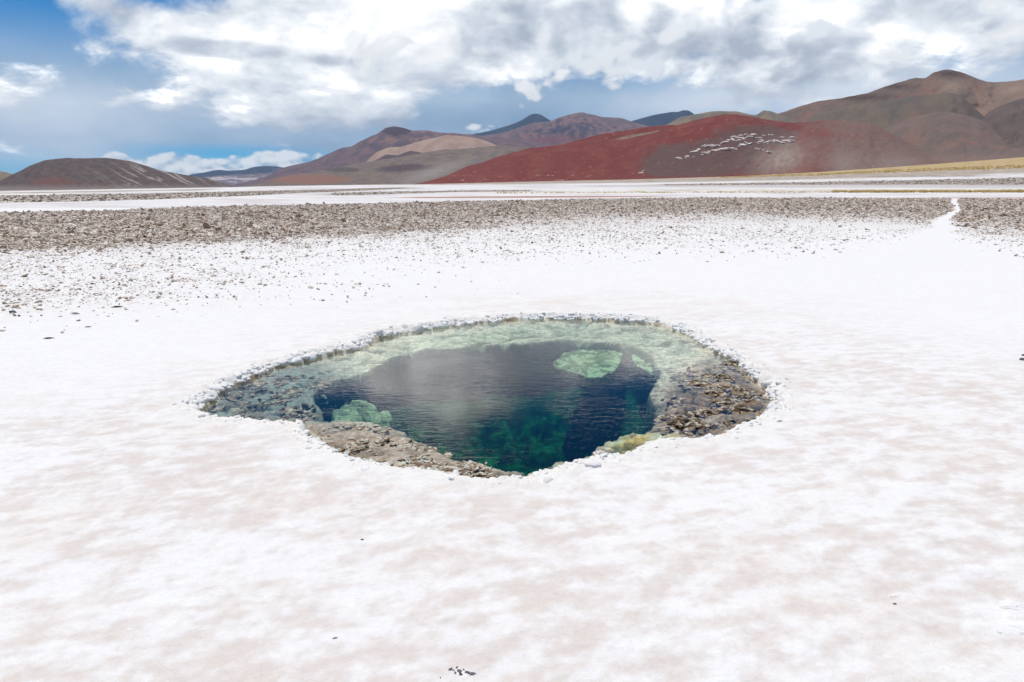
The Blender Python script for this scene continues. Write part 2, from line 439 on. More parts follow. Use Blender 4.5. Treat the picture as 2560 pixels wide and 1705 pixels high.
# --- albedo
WHITE = np.array([.84, .822, .79]); PINK = np.array([.685, .605, .54]); CREAM = np.array([.81, .755, .68])
mo = fbm((GX * .86 + GY * .3) / .22, (GY * .95 - GX * .3) / .125, 4, .6, 91) + .55 * fbm((GX + GY * .4) / 1.3, (GY - GX * .3) / .75, 3, .5, 92)
mo = mo + .25 * fbm(GX / .06, GY / .06, 2, .5, 93)
A = cmix(WHITE, CREAM, sst(fbm(GX / .9, GY / .6, 3, .5, 95), .0, .6) * .7)
A = cmix(A, PINK, sst(mo, -.35, .5) * .85)
# the crust is freshly white some way off and along a belt round the back of the pool
beltv = np.interp(GU, [-900, 0, 500, 900, 1300, 1700, 2100, 2560, 3300], [1080, 1000, 900, 790, 735, 745, 790, 880, 1000])
fresh = (1 - sst(GV, beltv - 60, beltv + 130)) * (GR < 400)
streak = fbm(GX / 1.1, GY / .5, 4, .55, 97)
A = cmix(A, WHITE, fresh * (.93 - .35 * sst(streak, .25, .6)))
greyband = ell(GU, GV, 1500, 760, 700, 24) * sst(fbm(GX / .9, GY / .45, 4, .6, 98), -.2, .4)
A = cmix(A, PINK * 1.12, np.clip(greyband, 0, 1) * .55)
# clod-field soil
soil = cmix([.38, .305, .245], [.53, .44, .37], sst(W2, -.3, .4))
salty = fbm(GX / .5, GY / .9, 4, .62, 101)
m1 = np.clip(BAND * 1.05 + .0, 0, 1) * lerp(.92, sst(-salty, -.35, .25), sst(GV, 545, 640))
fleck = sst(fbm(GX / .10, GY / .13, 3, .65, 103) + .35 * salty, .12, .42)
m2 = np.maximum(RUB * sst(-salty, -.05, .40) * .50, sst(RUB, .04, .5) * fleck * .75)
A = cmix(A, soil, np.maximum(m1 * .93, m2))
# strips on the far plain (v measured in the photo)
def strip(vtop, vbot, us=(0, 2560), soft=1.2, jit=1.6, seed=0):
    """mask between two lines given as (u, v) lists"""
    t = np.interp(GU, [p[0] for p in vtop], [p[1] for p in vtop]); b = np.interp(GU, [p[0] for p in vbot], [p[1] for p in vbot])
    j = jit * fbm(GU / 160, GV / 9, 4, .6, 200 + seed)
    return sst(GV, t - soft + j, t + soft + j) * (1 - sst(GV, b - soft + j, b + soft + j)) * sst(GU, us[0] - 60, us[0] + 60) * (1 - sst(GU, us[1] - 60, us[1] + 60)) * (GY > 60)
gnoise = fbm(GU / 40, GV / 2.2, 4, .6, 111)
beige = cmix([.38, .315, .245], [.48, .41, .335], sst(gnoise, -.4, .4))
brown = cmix([.20, .16, .12], [.35, .285, .225], sst(fbm(GU / 14, GV / 1.6, 3, .6, 113), -.4, .4))
farw = (GV < np.interp(GU, [0, 1400, 2560], [530, 498, 497])) & (GY > 60)
A = cmix(A, cmix([.76, .73, .70], [.60, .55, .51], sst(fbm(GU / 220, GV / 4, 4, .6, 115), -.1, .5)), farw * .95)
sheet = sst(fbm(GU / 300, GV / 5, 4, .6, 117), .05, .5)
A = cmix(A, np.array([.56, .53, .51]), farw * sheet * .7)
L = 9000
S = strip([(-L, 380), (0, 400), (600, 400), (1050, 400), (1300, 400), (2560, 380), (L, 360)], [(-L, 485), (0, 484), (500, 476), (700, 462), (1100, 462), (1500, 458), (1900, 452), (2300, 441), (2560, 433), (L, 430)], (-L, L), 1.0, 1.5, 1)
A = cmix(A, beige, S)
S = strip([(-L, 478), (0, 478.5), (700, 466)], [(-L, 481), (0, 481.5), (700, 469)], (-L, 640), .6, .6, 2); A = cmix(A, WHITE * .95, S * .9)
S = strip([(-L, 489), (0, 489), (400, 483), (760, 475), (1000, 468)], [(-L, 508), (0, 507), (350, 500), (600, 490), (760, 482), (1000, 473)], (-L, 1020), .9, 1.8, 3); A = cmix(A, brown, S)
S = strip([(850, 482), (1150, 476), (1500, 474)], [(850, 489), (1150, 480), (1500, 477)], (830, 1330), .8, .8, 4); A = cmix(A, brown, S * .9)
S = strip([(1500, 462), (2000, 456), (2300, 450), (2560, 444), (L, 440)], [(1500, 465), (2000, 462), (2300, 462), (2560, 464), (L, 464)], (1640, L), .9, 1.6, 5); A = cmix(A, brown, S * .9)
S = strip([(1500, 463), (2200, 461), (2560, 460)], [(1500, 468), (2200, 469), (2560, 471)], (1450, L), 1.6, 1.2, 6); A = cmix(A, np.array([.50, .45, .42]), S * .65)
S = strip([(1900, 446), (2200, 441), (2560, 436)], [(1900, 448), (2200, 443.5), (2560, 439.5)], (2180, 2480), .6, .8, 7); A = cmix(A, brown, S * .8)
S = strip([(800, 494.5), (1300, 490.5), (1700, 489.5)], [(800, 496), (1300, 494.5), (1700, 491.5)], (1000, 1650), .5, .3, 8); A = cmix(A, np.array([.36, .13, .08]), S * .85)
S = strip([(2300, 494), (2560, 493)], [(2300, 496), (2560, 496)], (2380, L), .5, .3, 9); A = cmix(A, np.array([.42, .20, .14]), S * .7)
S = strip([(-L, 360), (1400, 380), (2560, 370), (L, 350)], [(1400, 449), (1850, 443.5), (2050, 438), (2300, 428), (2560, 420), (L, 400)], (1760, L), .9, .9, 10)
A = cmix(A, cmix([.47, .325, .12], [.54, .41, .21], sst(gnoise, -.3, .4)), S * .85)
fgrass = sst(fbm(GU / 60, GV / 3, 3, .6, 119), -.2, .3)
S = strip([(1280, 479), (1900, 473), (2560, 472)], [(1280, 484), (1900, 481), (2560, 482)], (1230, L), .8, .8, 11); A = cmix(A, np.array([.60, .46, .20]), S * fgrass * .6)

# --- pool albedo
Ap = A[sel]
tex = fbm(sx / .05, sy / .05, 3, .6, 121)
mid = fbm(sx / .28, sy / .20, 4, .6, 123)
pale = cmix([.70, .62, .49], [.56, .51, .40], sst(mid + .4 * tex, -.3, .3))
pale = cmix(pale, np.array([.27, .235, .19]), sst(cr2 + .3 * tex, .45, .8) * .9)
pale = cmix(pale, np.array([.30, .26, .21]), sst(-plate, .18, .4) * .5)
leftc = cmix([.31, .32, .28], [.24, .20, .165], sst(mid + .3 * tex, -.05, .35)); leftc = cmix(leftc, np.array([.50, .53, .48]), sst(-mid, .18, .45) * .6)
ledgec = cmix([.44, .375, .29], [.29, .225, .155], sst(mid + .5 * tex, -.15, .4)); ledgec = cmix(ledgec, np.array([.56, .56, .46]), sst(-mid, .12, .5) * sst(du, 780, 950) * .85)
rightc = cmix([.36, .28, .19], [.19, .125, .07], sst(mid + .6 * tex, -.2, .3)); rightc = cmix(rightc, np.array([.50, .46, .36]), sst(-mid + .3 * tex, .16, .45) * .7)
yelc = cmix([.55, .44, .13], [.50, .55, .42], sst(mid + .4 * tex, -.15, .3)); yelc = cmix(yelc, np.array([.22, .15, .07]), sst(-tex, .1, .5) * .6)
B = pale
B = cmix(B, leftc, sst(wl_left + .25 * ell(du, dv, 760, 850, 160, 60), .18, .6))
B = cmix(B, rightc, sst(wl_right, .25, .65)); B = cmix(B, ledgec, sst(wl_ledge, .2, .5)); B = cmix(B, yelc, sst(wl_yel, .25, .6))
dkgap = sst(crack, .55, .8)
B = cmix(B, np.array([.16, .13, .10]), dkgap * .55)
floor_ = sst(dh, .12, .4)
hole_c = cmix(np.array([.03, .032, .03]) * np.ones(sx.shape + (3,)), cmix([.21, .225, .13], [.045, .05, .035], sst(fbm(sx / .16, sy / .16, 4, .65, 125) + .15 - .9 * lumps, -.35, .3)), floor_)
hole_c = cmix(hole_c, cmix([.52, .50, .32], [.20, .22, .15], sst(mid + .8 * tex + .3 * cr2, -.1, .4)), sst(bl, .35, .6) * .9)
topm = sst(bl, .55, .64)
hole_c = cmix(np.array([.08, .105, .085]), hole_c, np.maximum(floor_ * (1 - sst(bl, .10, .45)), topm))  # walls and block flanks coloured dark in place of overhang shade
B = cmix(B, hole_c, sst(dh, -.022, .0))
# tidemark: ochre and dark brown where the crust meets the water
och = np.exp(-((dr - .045) / .035) ** 2)
B = cmix(B, cmix([.62, .48, .31], [.46, .33, .18], sst(tex, -.2, .3)), och * .75)
nb = fbm(sx / .35, sy / .35, 3, .6, 127)
facec = cmix([.78, .735, .66], [.52, .40, .26], sst(nb + .3 * tex, -.05, .4)); facec = cmix(facec, np.array([.20, .15, .10]), sst(nb + .35 * tex, .18, .42) * .6)
Ap = cmix(Ap, WHITE * np.array([1.0, .985, .95]), np.exp(-(np.maximum(-dr, 0) / .20) ** 2) * (dr < .1) * .9)
specks = sst(tex + .5 * nb, .42, .7) * np.exp(-(np.maximum(-dr, 0) / .15) ** 2)
Ap = cmix(Ap, np.array([.42, .34, .24]), specks * .55)
Ap = cmix(Ap, facec, sst(dr, -.006, .014) * .95)
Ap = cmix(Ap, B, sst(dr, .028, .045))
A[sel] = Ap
WET = np.zeros(GX.shape); WET[sel] = sst(dr, .0, .03)

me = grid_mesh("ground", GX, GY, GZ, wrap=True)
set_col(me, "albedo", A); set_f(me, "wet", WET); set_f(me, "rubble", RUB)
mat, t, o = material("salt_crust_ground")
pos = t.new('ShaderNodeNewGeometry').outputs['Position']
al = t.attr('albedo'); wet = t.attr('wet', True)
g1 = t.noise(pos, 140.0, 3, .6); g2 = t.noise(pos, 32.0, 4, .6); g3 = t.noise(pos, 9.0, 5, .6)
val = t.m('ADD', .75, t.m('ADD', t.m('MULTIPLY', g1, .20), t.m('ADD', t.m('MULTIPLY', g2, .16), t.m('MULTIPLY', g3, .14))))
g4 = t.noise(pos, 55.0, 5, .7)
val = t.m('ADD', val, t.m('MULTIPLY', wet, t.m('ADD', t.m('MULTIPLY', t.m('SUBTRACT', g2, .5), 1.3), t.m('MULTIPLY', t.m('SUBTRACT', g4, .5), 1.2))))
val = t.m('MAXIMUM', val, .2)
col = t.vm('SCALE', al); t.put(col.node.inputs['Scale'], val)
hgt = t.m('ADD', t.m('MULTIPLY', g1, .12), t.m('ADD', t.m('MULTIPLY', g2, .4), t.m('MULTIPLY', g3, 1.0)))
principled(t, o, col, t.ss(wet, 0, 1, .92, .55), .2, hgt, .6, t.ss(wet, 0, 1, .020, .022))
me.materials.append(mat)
ground = link(bpy.data.objects.new("ground", me)); tag(ground, "white and pink salt crust with brown clod fields reaching to the hills", kind='structure')

# fast lookup of the finished ground height inside the front fan
LOGR = R
def gz(x, y):
    x = np.atleast_1d(np.asarray(x, float)); y = np.atleast_1d(np.asarray(y, float))
    r = np.hypot(x, y); a = np.arctan2(x, y)
    fi = np.clip(np.interp(r, R, np.arange(len(R))), 0, len(R) - 1.001); ci = np.clip((a - front[0]) / (front[1] - front[0]), 0, NF - 1.001)
    i = fi.astype(int); j = ci.astype(int); p = fi - i; q = ci - j
    return (GZ[i, j] * (1 - p) + GZ[i + 1, j] * p) * (1 - q) + (GZ[i, j + 1] * (1 - p) + GZ[i + 1, j + 1] * p) * q

# ------------------------------------------------------------------ water
nx, ny = 60, 70
x0, x1 = RIM[:, 0].min() - .25, RIM[:, 0].max() + .25; y0, y1 = RIM[:, 1].min() - .25, RIM[:, 1].max() + .25
bm = bmesh.new()
top = [[bm.verts.new((x0 + (x1 - x0) * i / nx, y0 + (y1 - y0) * j / ny, WATER_Z)) for i in range(nx + 1)] for j in range(ny + 1)]
for j in range(ny):
    for i in range(nx):
        f = bm.faces.new((top[j][i], top[j][i + 1], top[j + 1][i + 1], top[j + 1][i])); f.smooth = True
ring = [top[0][i] for i in range(nx + 1)] + [top[j][nx] for j in range(1, ny + 1)] + [top[ny][i] for i in range(nx - 1, -1, -1)] + [top[j][0] for j in range(ny - 1, 0, -1)]
low = [bm.verts.new((v.co.x, v.co.y, -2.3)) for v in ring]
for k in range(len(ring)):
    k2 = (k + 1) % len(ring); bm.faces.new((ring[k], low[k], low[k2], ring[k2]))
bm.faces.new(low)
bmesh.ops.recalc_face_normals(bm, faces=bm.faces)
me = bpy.data.meshes.new("water"); bm.to_mesh(me); bm.free()
mat, t, o = material("pool_water")
pos = t.new('ShaderNodeNewGeometry').outputs['Position']
rp = t.vm('MULTIPLY', pos, (1.0, 2.4, 1.0))
rip = t.m('ADD', t.noise(rp, 7.0, 3, .55, .5), t.m('MULTIPLY', t.noise(rp, 18.0, 2, .5, .4), .4))
patch = t.ss(t.noise(pos, 1.1, 2, .5), .38, .62, .25, 1.0)
bmp = t.new('ShaderNodeBump'); t.put(bmp.inputs['Strength'], t.m('MULTIPLY', patch, .5)); bmp.inputs['Distance'].default_value = .005; t.put(bmp.inputs['Height'], rip)
fr = t.new('ShaderNodeFresnel'); fr.inputs[0].default_value = 1.333; t.l.new(bmp.outputs[0], fr.inputs[1])
tr = t.new('ShaderNodeBsdfTransparent'); gl = t.new('ShaderNodeBsdfGlossy'); gl.inputs['Roughness'].default_value = .02; gl.inputs['Color'].default_value = (1, 1, 1, 1)
t.l.new(bmp.outputs[0], gl.inputs['Normal'])
mx = t.new('ShaderNodeMixShader'); t.l.new(fr.outputs[0], mx.inputs[0]); t.l.new(tr.outputs[0], mx.inputs[1]); t.l.new(gl.outputs[0], mx.inputs[2])
t.l.new(mx.outputs[0], o.inputs[0])
va = t.new('ShaderNodeVolumeAbsorption'); va.inputs['Color'].default_value = (.0, .76, .55, 1); va.inputs['Density'].default_value = 1.15
t.l.new(va.outputs[0], o.inputs[1])
me.materials.append(mat)
water = link(bpy.data.objects.new("water", me)); tag(water, "clear blue green water of the salt spring pool", kind='structure')

# ------------------------------------------------------------------ hills
HILLS = {}
def hill_material(name, scale, rough=.95, contrast=.5):
    m, t, o = material(name)
    pos = t.new('ShaderNodeNewGeometry').outputs['Position']
    n1 = t.noise(pos, scale, 6, .65); n2 = t.noise(t.vm('MULTIPLY', pos, (1, 1, .35)), scale * 4, 5, .7)
    val = t.m('ADD', 1.0 - contrast, t.m('ADD', t.m('MULTIPLY', n1, contrast), t.m('MULTIPLY', n2, contrast)))
    col = t.vm('SCALE', t.attr('albedo')); t.put(col.node.inputs['Scale'], val)
    principled(t, o, col, rough, .1, t.m('ADD', n1, t.m('MULTIPLY', n2, .4)), .5, .25 / scale)
    return m
def hill(name, label, ridge, dr_, df, db, colour, nv=(70, 16), step=5.0, gully=.06, gscale=1.0, prof=1.0, foot=None, rough_ridge=1.0, contrast=.5, seed=0, sink=.004, nscale=None):
    ru = [p[0] for p in ridge]; rv = [p[1] for p in ridge]
    u = np.arange(ru[0], ru[-1] + .1, step)
    v = np.interp(u, ru, rv)
    ker = np.array([1, 2, 3, 2, 1.]) / 9; vs = np.convolve(np.pad(v, 2, 'edge'), ker, 'valid'); v = .35 * v + .65 * vs
    v = v + rough_ridge * fbm(u / 55, u * 0 + seed, 4, .6, 300 + seed)
    ax, ay, aw = ray(u, v); h = np.hypot(ax, ay); ax, ay, te = ax / h, ay / h, aw / h
    D1 = np.interp(u, np.linspace(u[0], u[-1], len(dr_)), dr_) if np.ndim(dr_) else np.full(u.shape, float(dr_))
    Df = np.interp(u, np.linspace(u[0], u[-1], len(df)), df) if np.ndim(df) else np.full(u.shape, float(df))
    H1 = CAMZ + D1 * te
    nf, nb = nv
    tt = np.concatenate([np.linspace(0, 1, nf) ** .92, 1 + np.linspace(0, 1, nb + 1)[1:]])
    T = tt[:, None] * np.ones(len(u))[None]
    tf = np.clip(T, 0, 1); tb = np.clip(T - 1, 0, 1)
    D_ = Df + (D1 - Df) * tf + (db - D1) * tb
    X = ax * D_; Y = ay * D_
    zf = plain_z(ax * Df, ay * Df) - sink * Df
    if foot is not None: zf = foot
    zb = plain_z(ax * db, ay * db) - .02 * db
    p = lerp(tf, tf ** 2 * (3 - 2 * tf), .35) ** prof
    Z = zf + (np.maximum(H1, zf) - zf) * p
    Z = np.where(T > 1, lerp(np.maximum(H1, zf) * np.ones_like(T), zb * np.ones_like(T), tb ** 1.2), Z)
    s = (u - 1280)[None] / 1707.0 * D1[None]; q = D_
    size = float(np.max(H1 - zf)); w = size * .55 / gscale
    wx = fbm(s / (w * 2.5), q / (w * 2.5), 3, .5, seed + 310)
    gl_ = ridged(s / w + 1.1 * wx, q / (w * 3.2) + .6 * wx, 4, .52, seed + 320)
    amp = np.sin(np.pi * np.clip(T * .97, 0, 1)) ** .8 * np.clip((H1 - zf) / size, .0, 1)
    Z = Z + gully * size * amp * (gl_ - .15) + .012 * size * amp * fbm(s / (w * .2), q / (w * .2), 4, .6, seed + 330)
    pu, pv = project(X, Y, Z)
    C = colour(pu, pv, tf, s / w, q / w, gl_)
    me = grid_mesh(name, X, Y, Z)
    me.flip_normals() if False else None
    set_col(me, 'albedo', np.asarray(C) * 1.04)
    me.materials.append(hill_material(name + "_rock", nscale or 40.0 / size * .5, contrast=contrast))
    o = link(bpy.data.objects.new(name, me)); tag(o, label, kind='structure')
    HILLS[label] = (X[:nf], Y[:nf], Z[:nf], pu[:nf], pv[:nf])
    return o

def c_red(u, v, t, s, q, g):
    n = fbm(s * 1.3, q * .8, 5, .6, 401); n2 = fbm(s * 5, q * 2.0, 4, .6, 402)
    c = cmix([.185, .046, .038], [.23, .070, .052], sst(n, -.3, .4))
    c = cmix(c, [.17, .065, .055], sst(n2, .0, .5) * .5)
    c = cmix(c, [.16, .05, .045], sst(g, .1, .7) * .35)
    # grey-brown ground round the pale outcrops and down the lower right
    dk = ell(u, v, 1900, 340, 120, 36) + ell(u, v, 1790, 385, 130, 40) + .8 * ell(u, v, 1660, 400, 60, 40) + .7 * ell(u, v, 1760, 425, 190, 22)
    c = cmix(c, [.125, .085, .075], sst(dk + .45 * n + .2 * n2, .35, .85) * .85)
    br = sst(u + 60 * n, 1960, 2130)
    c = cmix(c, cmix([.215, .140, .115], [.175, .125, .105], sst(n2, -.2, .3)), br * .9)
    c = cmix(c, [.27, .09, .06], br * sst(-n + .4 * n2, .1, .4) * (1 - sst(v, 330, 380)) * .7)
    fan = ell(u + .5 * (v - 400), v, 1955, 395, 62, 42) * 1.1 + .5 * ell(u, v, 2110, 405, 40, 30) + .45 * ell(u, v, 2240, 410, 60, 30)
    c = cmix(c, [.33, .285, .235], np.clip(fan * (.85 + .6 * n2), 0, 1) * .85)
    olive = ell(u + 1.9 * (v - 345), v, 1590, 338, 120, 13)
    # pale lenses low down near the foot
    w = sst(fbm(u / 26, v / 3.0, 4, .6, 405), .30, .42) * sst(v, 405, 425) * (1 - sst(u, 1650, 1720)) * sst(u, 1090, 1130)
    c = cmix(c, [.66, .50, .41], w * .95 * (ell(u, v, 1180, 448, 60, 14) + ell(u, v, 1380, 443, 110, 10) + ell(u, v, 1610, 430, 50, 10)).clip(0, 1))
    dots = sst(fbm(u / 5, v / 3.5, 2, .6, 407), .5, .62)
    c = cmix(c, [.50, .38, .31], dots * .4)
    return c
def c_brown(u, v, t, s, q, g):
    n = fbm(s * 1.2, q * .7, 5, .6, 411); n2 = fbm(s * 5, q * 2.2, 4, .6, 412)
    c = cmix([.205, .135, .105], [.155, .12, .095], sst(n, -.25, .3))
    c = cmix(c, [.235, .125, .095], sst(-n + .4 * n2, .1, .5) * .6)
    c = cmix(c, [.31, .215, .16], ell(u, v, 2380, 215, 40, 16) * .8 + ell(u, v, 2440, 270, 70, 32) * .9 + ell(u, v, 2540, 225, 60, 26) * .9)
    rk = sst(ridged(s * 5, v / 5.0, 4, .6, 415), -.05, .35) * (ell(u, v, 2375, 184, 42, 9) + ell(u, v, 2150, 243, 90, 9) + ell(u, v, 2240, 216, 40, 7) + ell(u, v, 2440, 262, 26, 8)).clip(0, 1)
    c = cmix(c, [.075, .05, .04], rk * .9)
    return c
def c_bulge(u, v, t, s, q, g):
    n = fbm(s * 1.2, q * .7, 5, .6, 421); n2 = fbm(s * 6, q * 2.2, 4, .6, 422)
    c = cmix([.20, .140, .115], [.165, .125, .105], sst(n, -.25, .3))
    c = cmix(c, [.25, .125, .095], sst(-n + .5 * n2, .0, .45) * sst(v, 300, 350) * .7)
    c = cmix(c, [.24, .165, .14], sst(v, 360, 420) * .6)
    return c
def c_nose(u, v, t, s, q, g):
    n = fbm(s * 1.2, q * .7, 5, .6, 431); n2 = fbm(s * 7, q * 3, 4, .6, 432)
    c = cmix([.15, .11, .092], [.115, .09, .08], sst(n, -.25, .3))
    c = cmix(c, [.215, .15, .125], sst(v, 345, 400) * .75)
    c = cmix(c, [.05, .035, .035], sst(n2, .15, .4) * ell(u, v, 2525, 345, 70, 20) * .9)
    return c
def c_mid(u, v, t, s, q, g):
    n = fbm(s * 1.2, q * .7, 5, .6, 441)
    c = cmix([.175, .135, .10], [.14, .115, .095], sst(n, -.25, .3))
    return cmix(c, [.21, .13, .10], sst(-n, .1, .4) * .6)
def c_grey(u, v, t, s, q, g):
    n = fbm(s * 1.5, q, 5, .6, 451)
    return cmix([.25, .195, .14], [.17, .145, .12], sst(n, -.25, .3))
def c_purple(u, v, t, s, q, g):
    n = fbm(s * 1.6, q * .8, 5, .6, 461); n2 = fbm(s * 5, q * 2, 4, .6, 462)
    c = cmix([.19, .125, .125], [.135, .10, .11], sst(n + .3 * n2, -.25, .3))
    c = cmix(c, [.28, .175, .14], sst(-n + .5 * n2, .0, .4) * (ell(u, v, 1070, 335, 110, 26) + .6 * ell(u, v, 960, 365, 80, 30)).clip(0, 1))
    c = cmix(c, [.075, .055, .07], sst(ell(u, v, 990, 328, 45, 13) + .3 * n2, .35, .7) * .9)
    return c
def c_purple2(u, v, t, s, q, g):
    n = fbm(s * 1.4, q * .8, 5, .6, 471); n2 = fbm(s * 4, q * 2, 4, .6, 472)
    c = cmix([.25, .155, .14], [.16, .115, .125], sst(n + .3 * n2, -.2, .25))
    c = cmix(c, [.06, .055, .085], sst(n2 * .7 - n * .8 + .5 * ell(u, v, 1420, 325, 110, 18), .15, .5) * .8)  # blue streaks: shadow painted into the albedo
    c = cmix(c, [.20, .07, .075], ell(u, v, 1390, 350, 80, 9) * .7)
    return c
def c_sand(u, v, t, s, q, g):
    n = fbm(s * 2, q, 5, .6, 481)
    c = cmix([.42, .295, .225], [.35, .235, .185], sst(n, -.3, .3)); return c
def c_olive(u, v, t, s, q, g):
    n = fbm(s * 1.2, q * .7, 5, .6, 491); n2 = fbm(s * 5, q * 1.6, 4, .6, 492)
    c = cmix([.215, .165, .13], [.16, .13, .115], sst(n, -.25, .3))
    c = cmix(c, [.25, .135, .10], sst(ell(u, v, 770, 448, 130, 14) + .3 * n2, .35, .7))
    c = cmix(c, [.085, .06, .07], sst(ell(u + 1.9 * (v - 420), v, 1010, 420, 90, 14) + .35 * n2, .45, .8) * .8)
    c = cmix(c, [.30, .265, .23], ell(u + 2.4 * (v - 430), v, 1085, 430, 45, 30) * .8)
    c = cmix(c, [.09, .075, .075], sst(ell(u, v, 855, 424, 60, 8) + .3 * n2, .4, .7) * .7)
    return c
def c_dark(u, v, t, s, q, g):
    n = fbm(s * 2, q, 5, .6, 501); return cmix([.15, .105, .10], [.11, .085, .09], sst(n, -.3, .3))
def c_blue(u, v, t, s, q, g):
    n = fbm(s * 2, q, 5, .6, 511); return cmix([.035, .045, .065], [.05, .055, .07], sst(n, -.3, .3))  # dark blue is cloud shadow put into the rock colour
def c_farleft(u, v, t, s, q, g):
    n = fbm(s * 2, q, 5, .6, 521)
    c = cmix([.04, .05, .075], [.055, .06, .08], sst(n, -.3, .3))  # dark blue part carries painted cloud shadow
    lo = np.interp(u, [450, 560, 700, 760], [446, 436, 428, 424])
    c = cmix(c, [.21, .155, .165], sst(v + 4 * n, lo, lo + 5))
    return cmix(c, [.55, .46, .42], sst(fbm(u / 40, v / 3.5, 3, .5, 523) + .6 * ell(u, v, 590, 447, 90, 6), .28, .5))
def c_left(u, v, t, s, q, g):
    n = fbm(s * 1.4, q * .9, 5, .6, 531); n2 = fbm(s * 6, q * 3, 4, .6, 532)
    c = cmix([.135, .105, .095], [.10, .08, .08], sst(n + .3 * n2, -.25, .3))
    c = cmix(c, [.21, .085, .07], sst(ell(u, v, 130, 455, 80, 16) + .6 * ell(u, v, 270, 460, 60, 10) + .5 * ell(u, v, 130, 430, 40, 8) + .4 * n2 + .2 * n, .45, .85) * .45)
    # pale gullies running down to the right
    k = (v - 400) - .52 * (u - 300)
    st = sst(ridged(k / 15.0 + .3 * fbm(u / 50, v / 40, 3, .5, 535), u / 200.0, 2, .5, 533), .60, .85) * np.clip(1.6 * ell(u, v, 400, 440, 110, 30), 0, 1) * sst(fbm(u / 30, v / 20, 3, .6, 537), -.35, .1)
    c = cmix(c, [.42, .36, .31], np.clip(st * 1.2, 0, 1) * .7)
    c = cmix(c, [.25, .21, .19], sst(v + 5 * n2, 458, 472) * .65)
    return c

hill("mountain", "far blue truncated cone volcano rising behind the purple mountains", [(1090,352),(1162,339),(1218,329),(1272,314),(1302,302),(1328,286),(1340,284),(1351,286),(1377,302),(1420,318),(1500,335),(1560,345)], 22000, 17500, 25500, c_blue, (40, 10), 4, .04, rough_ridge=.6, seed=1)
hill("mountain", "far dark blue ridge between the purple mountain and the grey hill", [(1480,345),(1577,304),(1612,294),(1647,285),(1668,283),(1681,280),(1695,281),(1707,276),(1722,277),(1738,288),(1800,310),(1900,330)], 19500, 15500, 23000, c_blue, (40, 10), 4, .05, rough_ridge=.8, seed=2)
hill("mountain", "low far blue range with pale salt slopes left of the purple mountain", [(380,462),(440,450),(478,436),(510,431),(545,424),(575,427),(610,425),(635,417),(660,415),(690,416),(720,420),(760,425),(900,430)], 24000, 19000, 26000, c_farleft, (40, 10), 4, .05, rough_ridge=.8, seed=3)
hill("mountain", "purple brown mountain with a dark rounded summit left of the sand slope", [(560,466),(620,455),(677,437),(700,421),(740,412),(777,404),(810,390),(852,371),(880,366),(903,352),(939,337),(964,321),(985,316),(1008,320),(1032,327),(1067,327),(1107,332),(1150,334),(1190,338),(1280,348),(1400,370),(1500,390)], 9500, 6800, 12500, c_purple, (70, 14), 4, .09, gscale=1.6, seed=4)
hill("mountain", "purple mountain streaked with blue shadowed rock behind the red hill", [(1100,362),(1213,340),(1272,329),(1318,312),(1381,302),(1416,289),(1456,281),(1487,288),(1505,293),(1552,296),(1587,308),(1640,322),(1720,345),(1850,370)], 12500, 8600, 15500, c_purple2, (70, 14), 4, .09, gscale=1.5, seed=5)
hill("hill", "tan sand slope below the purple mountain", [(900,420),(939,381),(974,368),(1002,367),(1032,358),(1067,349),(1114,338),(1150,340),(1190,344),(1230,358),(1262,375),(1290,395)], 7600, 6000, 9000, c_sand, (50, 12), 4, .025, seed=6, rough_ridge=.8)
hill("hill", "small dark knoll in front of the tan sand slope", [(930,405),(965,386),(997,388),(1012,381),(1027,376),(1043,379),(1062,385),(1100,400),(1140,415)], 6200, 5200, 7200, c_dark, (36, 10), 3, .05, seed=7)
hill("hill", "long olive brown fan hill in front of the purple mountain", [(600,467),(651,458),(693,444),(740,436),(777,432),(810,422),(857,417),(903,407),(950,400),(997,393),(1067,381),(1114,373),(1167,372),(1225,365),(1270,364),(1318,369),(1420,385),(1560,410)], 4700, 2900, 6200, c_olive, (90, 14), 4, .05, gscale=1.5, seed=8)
hill("hill", "grey brown hump on the skyline behind the red hill", [(1480,372),(1560,345),(1636,318),(1668,311),(1699,294),(1737,286),(1777,279),(1798,278),(1840,279),(1868,285),(1890,289),(1908,276),(1926,277),(1945,284),(1990,305),(2080,330)], 3600, 2600, 4600, c_grey, (50, 12), 4, .05, seed=9)
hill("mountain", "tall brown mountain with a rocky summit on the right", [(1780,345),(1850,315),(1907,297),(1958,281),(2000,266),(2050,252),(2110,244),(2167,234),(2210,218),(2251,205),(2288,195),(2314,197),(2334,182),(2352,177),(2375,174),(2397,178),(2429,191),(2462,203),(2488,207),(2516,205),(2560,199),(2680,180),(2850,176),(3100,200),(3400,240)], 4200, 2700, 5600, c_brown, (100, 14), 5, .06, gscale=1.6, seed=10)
hill("hill", "olive brown spur below the rocky summit", [(1960,330),(2040,287),(2137,262),(2200,254),(2267,243),(2342,235),(2380,232),(2405,240),(2430,265),(2470,300),(2540,330)], 3250, 2500, 3900, c_mid, (60, 12), 4, .05, seed=11)
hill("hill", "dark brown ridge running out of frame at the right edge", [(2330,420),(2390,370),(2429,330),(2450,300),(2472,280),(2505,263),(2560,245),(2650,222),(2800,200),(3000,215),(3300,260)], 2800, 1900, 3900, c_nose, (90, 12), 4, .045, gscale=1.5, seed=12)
hill("hill", "rounded red brown bulge right of the red hill", [(2100,400),(2160,355),(2200,325),(2236,310),(2288,291),(2342,280),(2375,281),(2418,289),(2451,299),(2490,320),(2550,345),(2650,380)], 2450, 1750, 3000, c_bulge, (70, 12), 4, .04, seed=13)
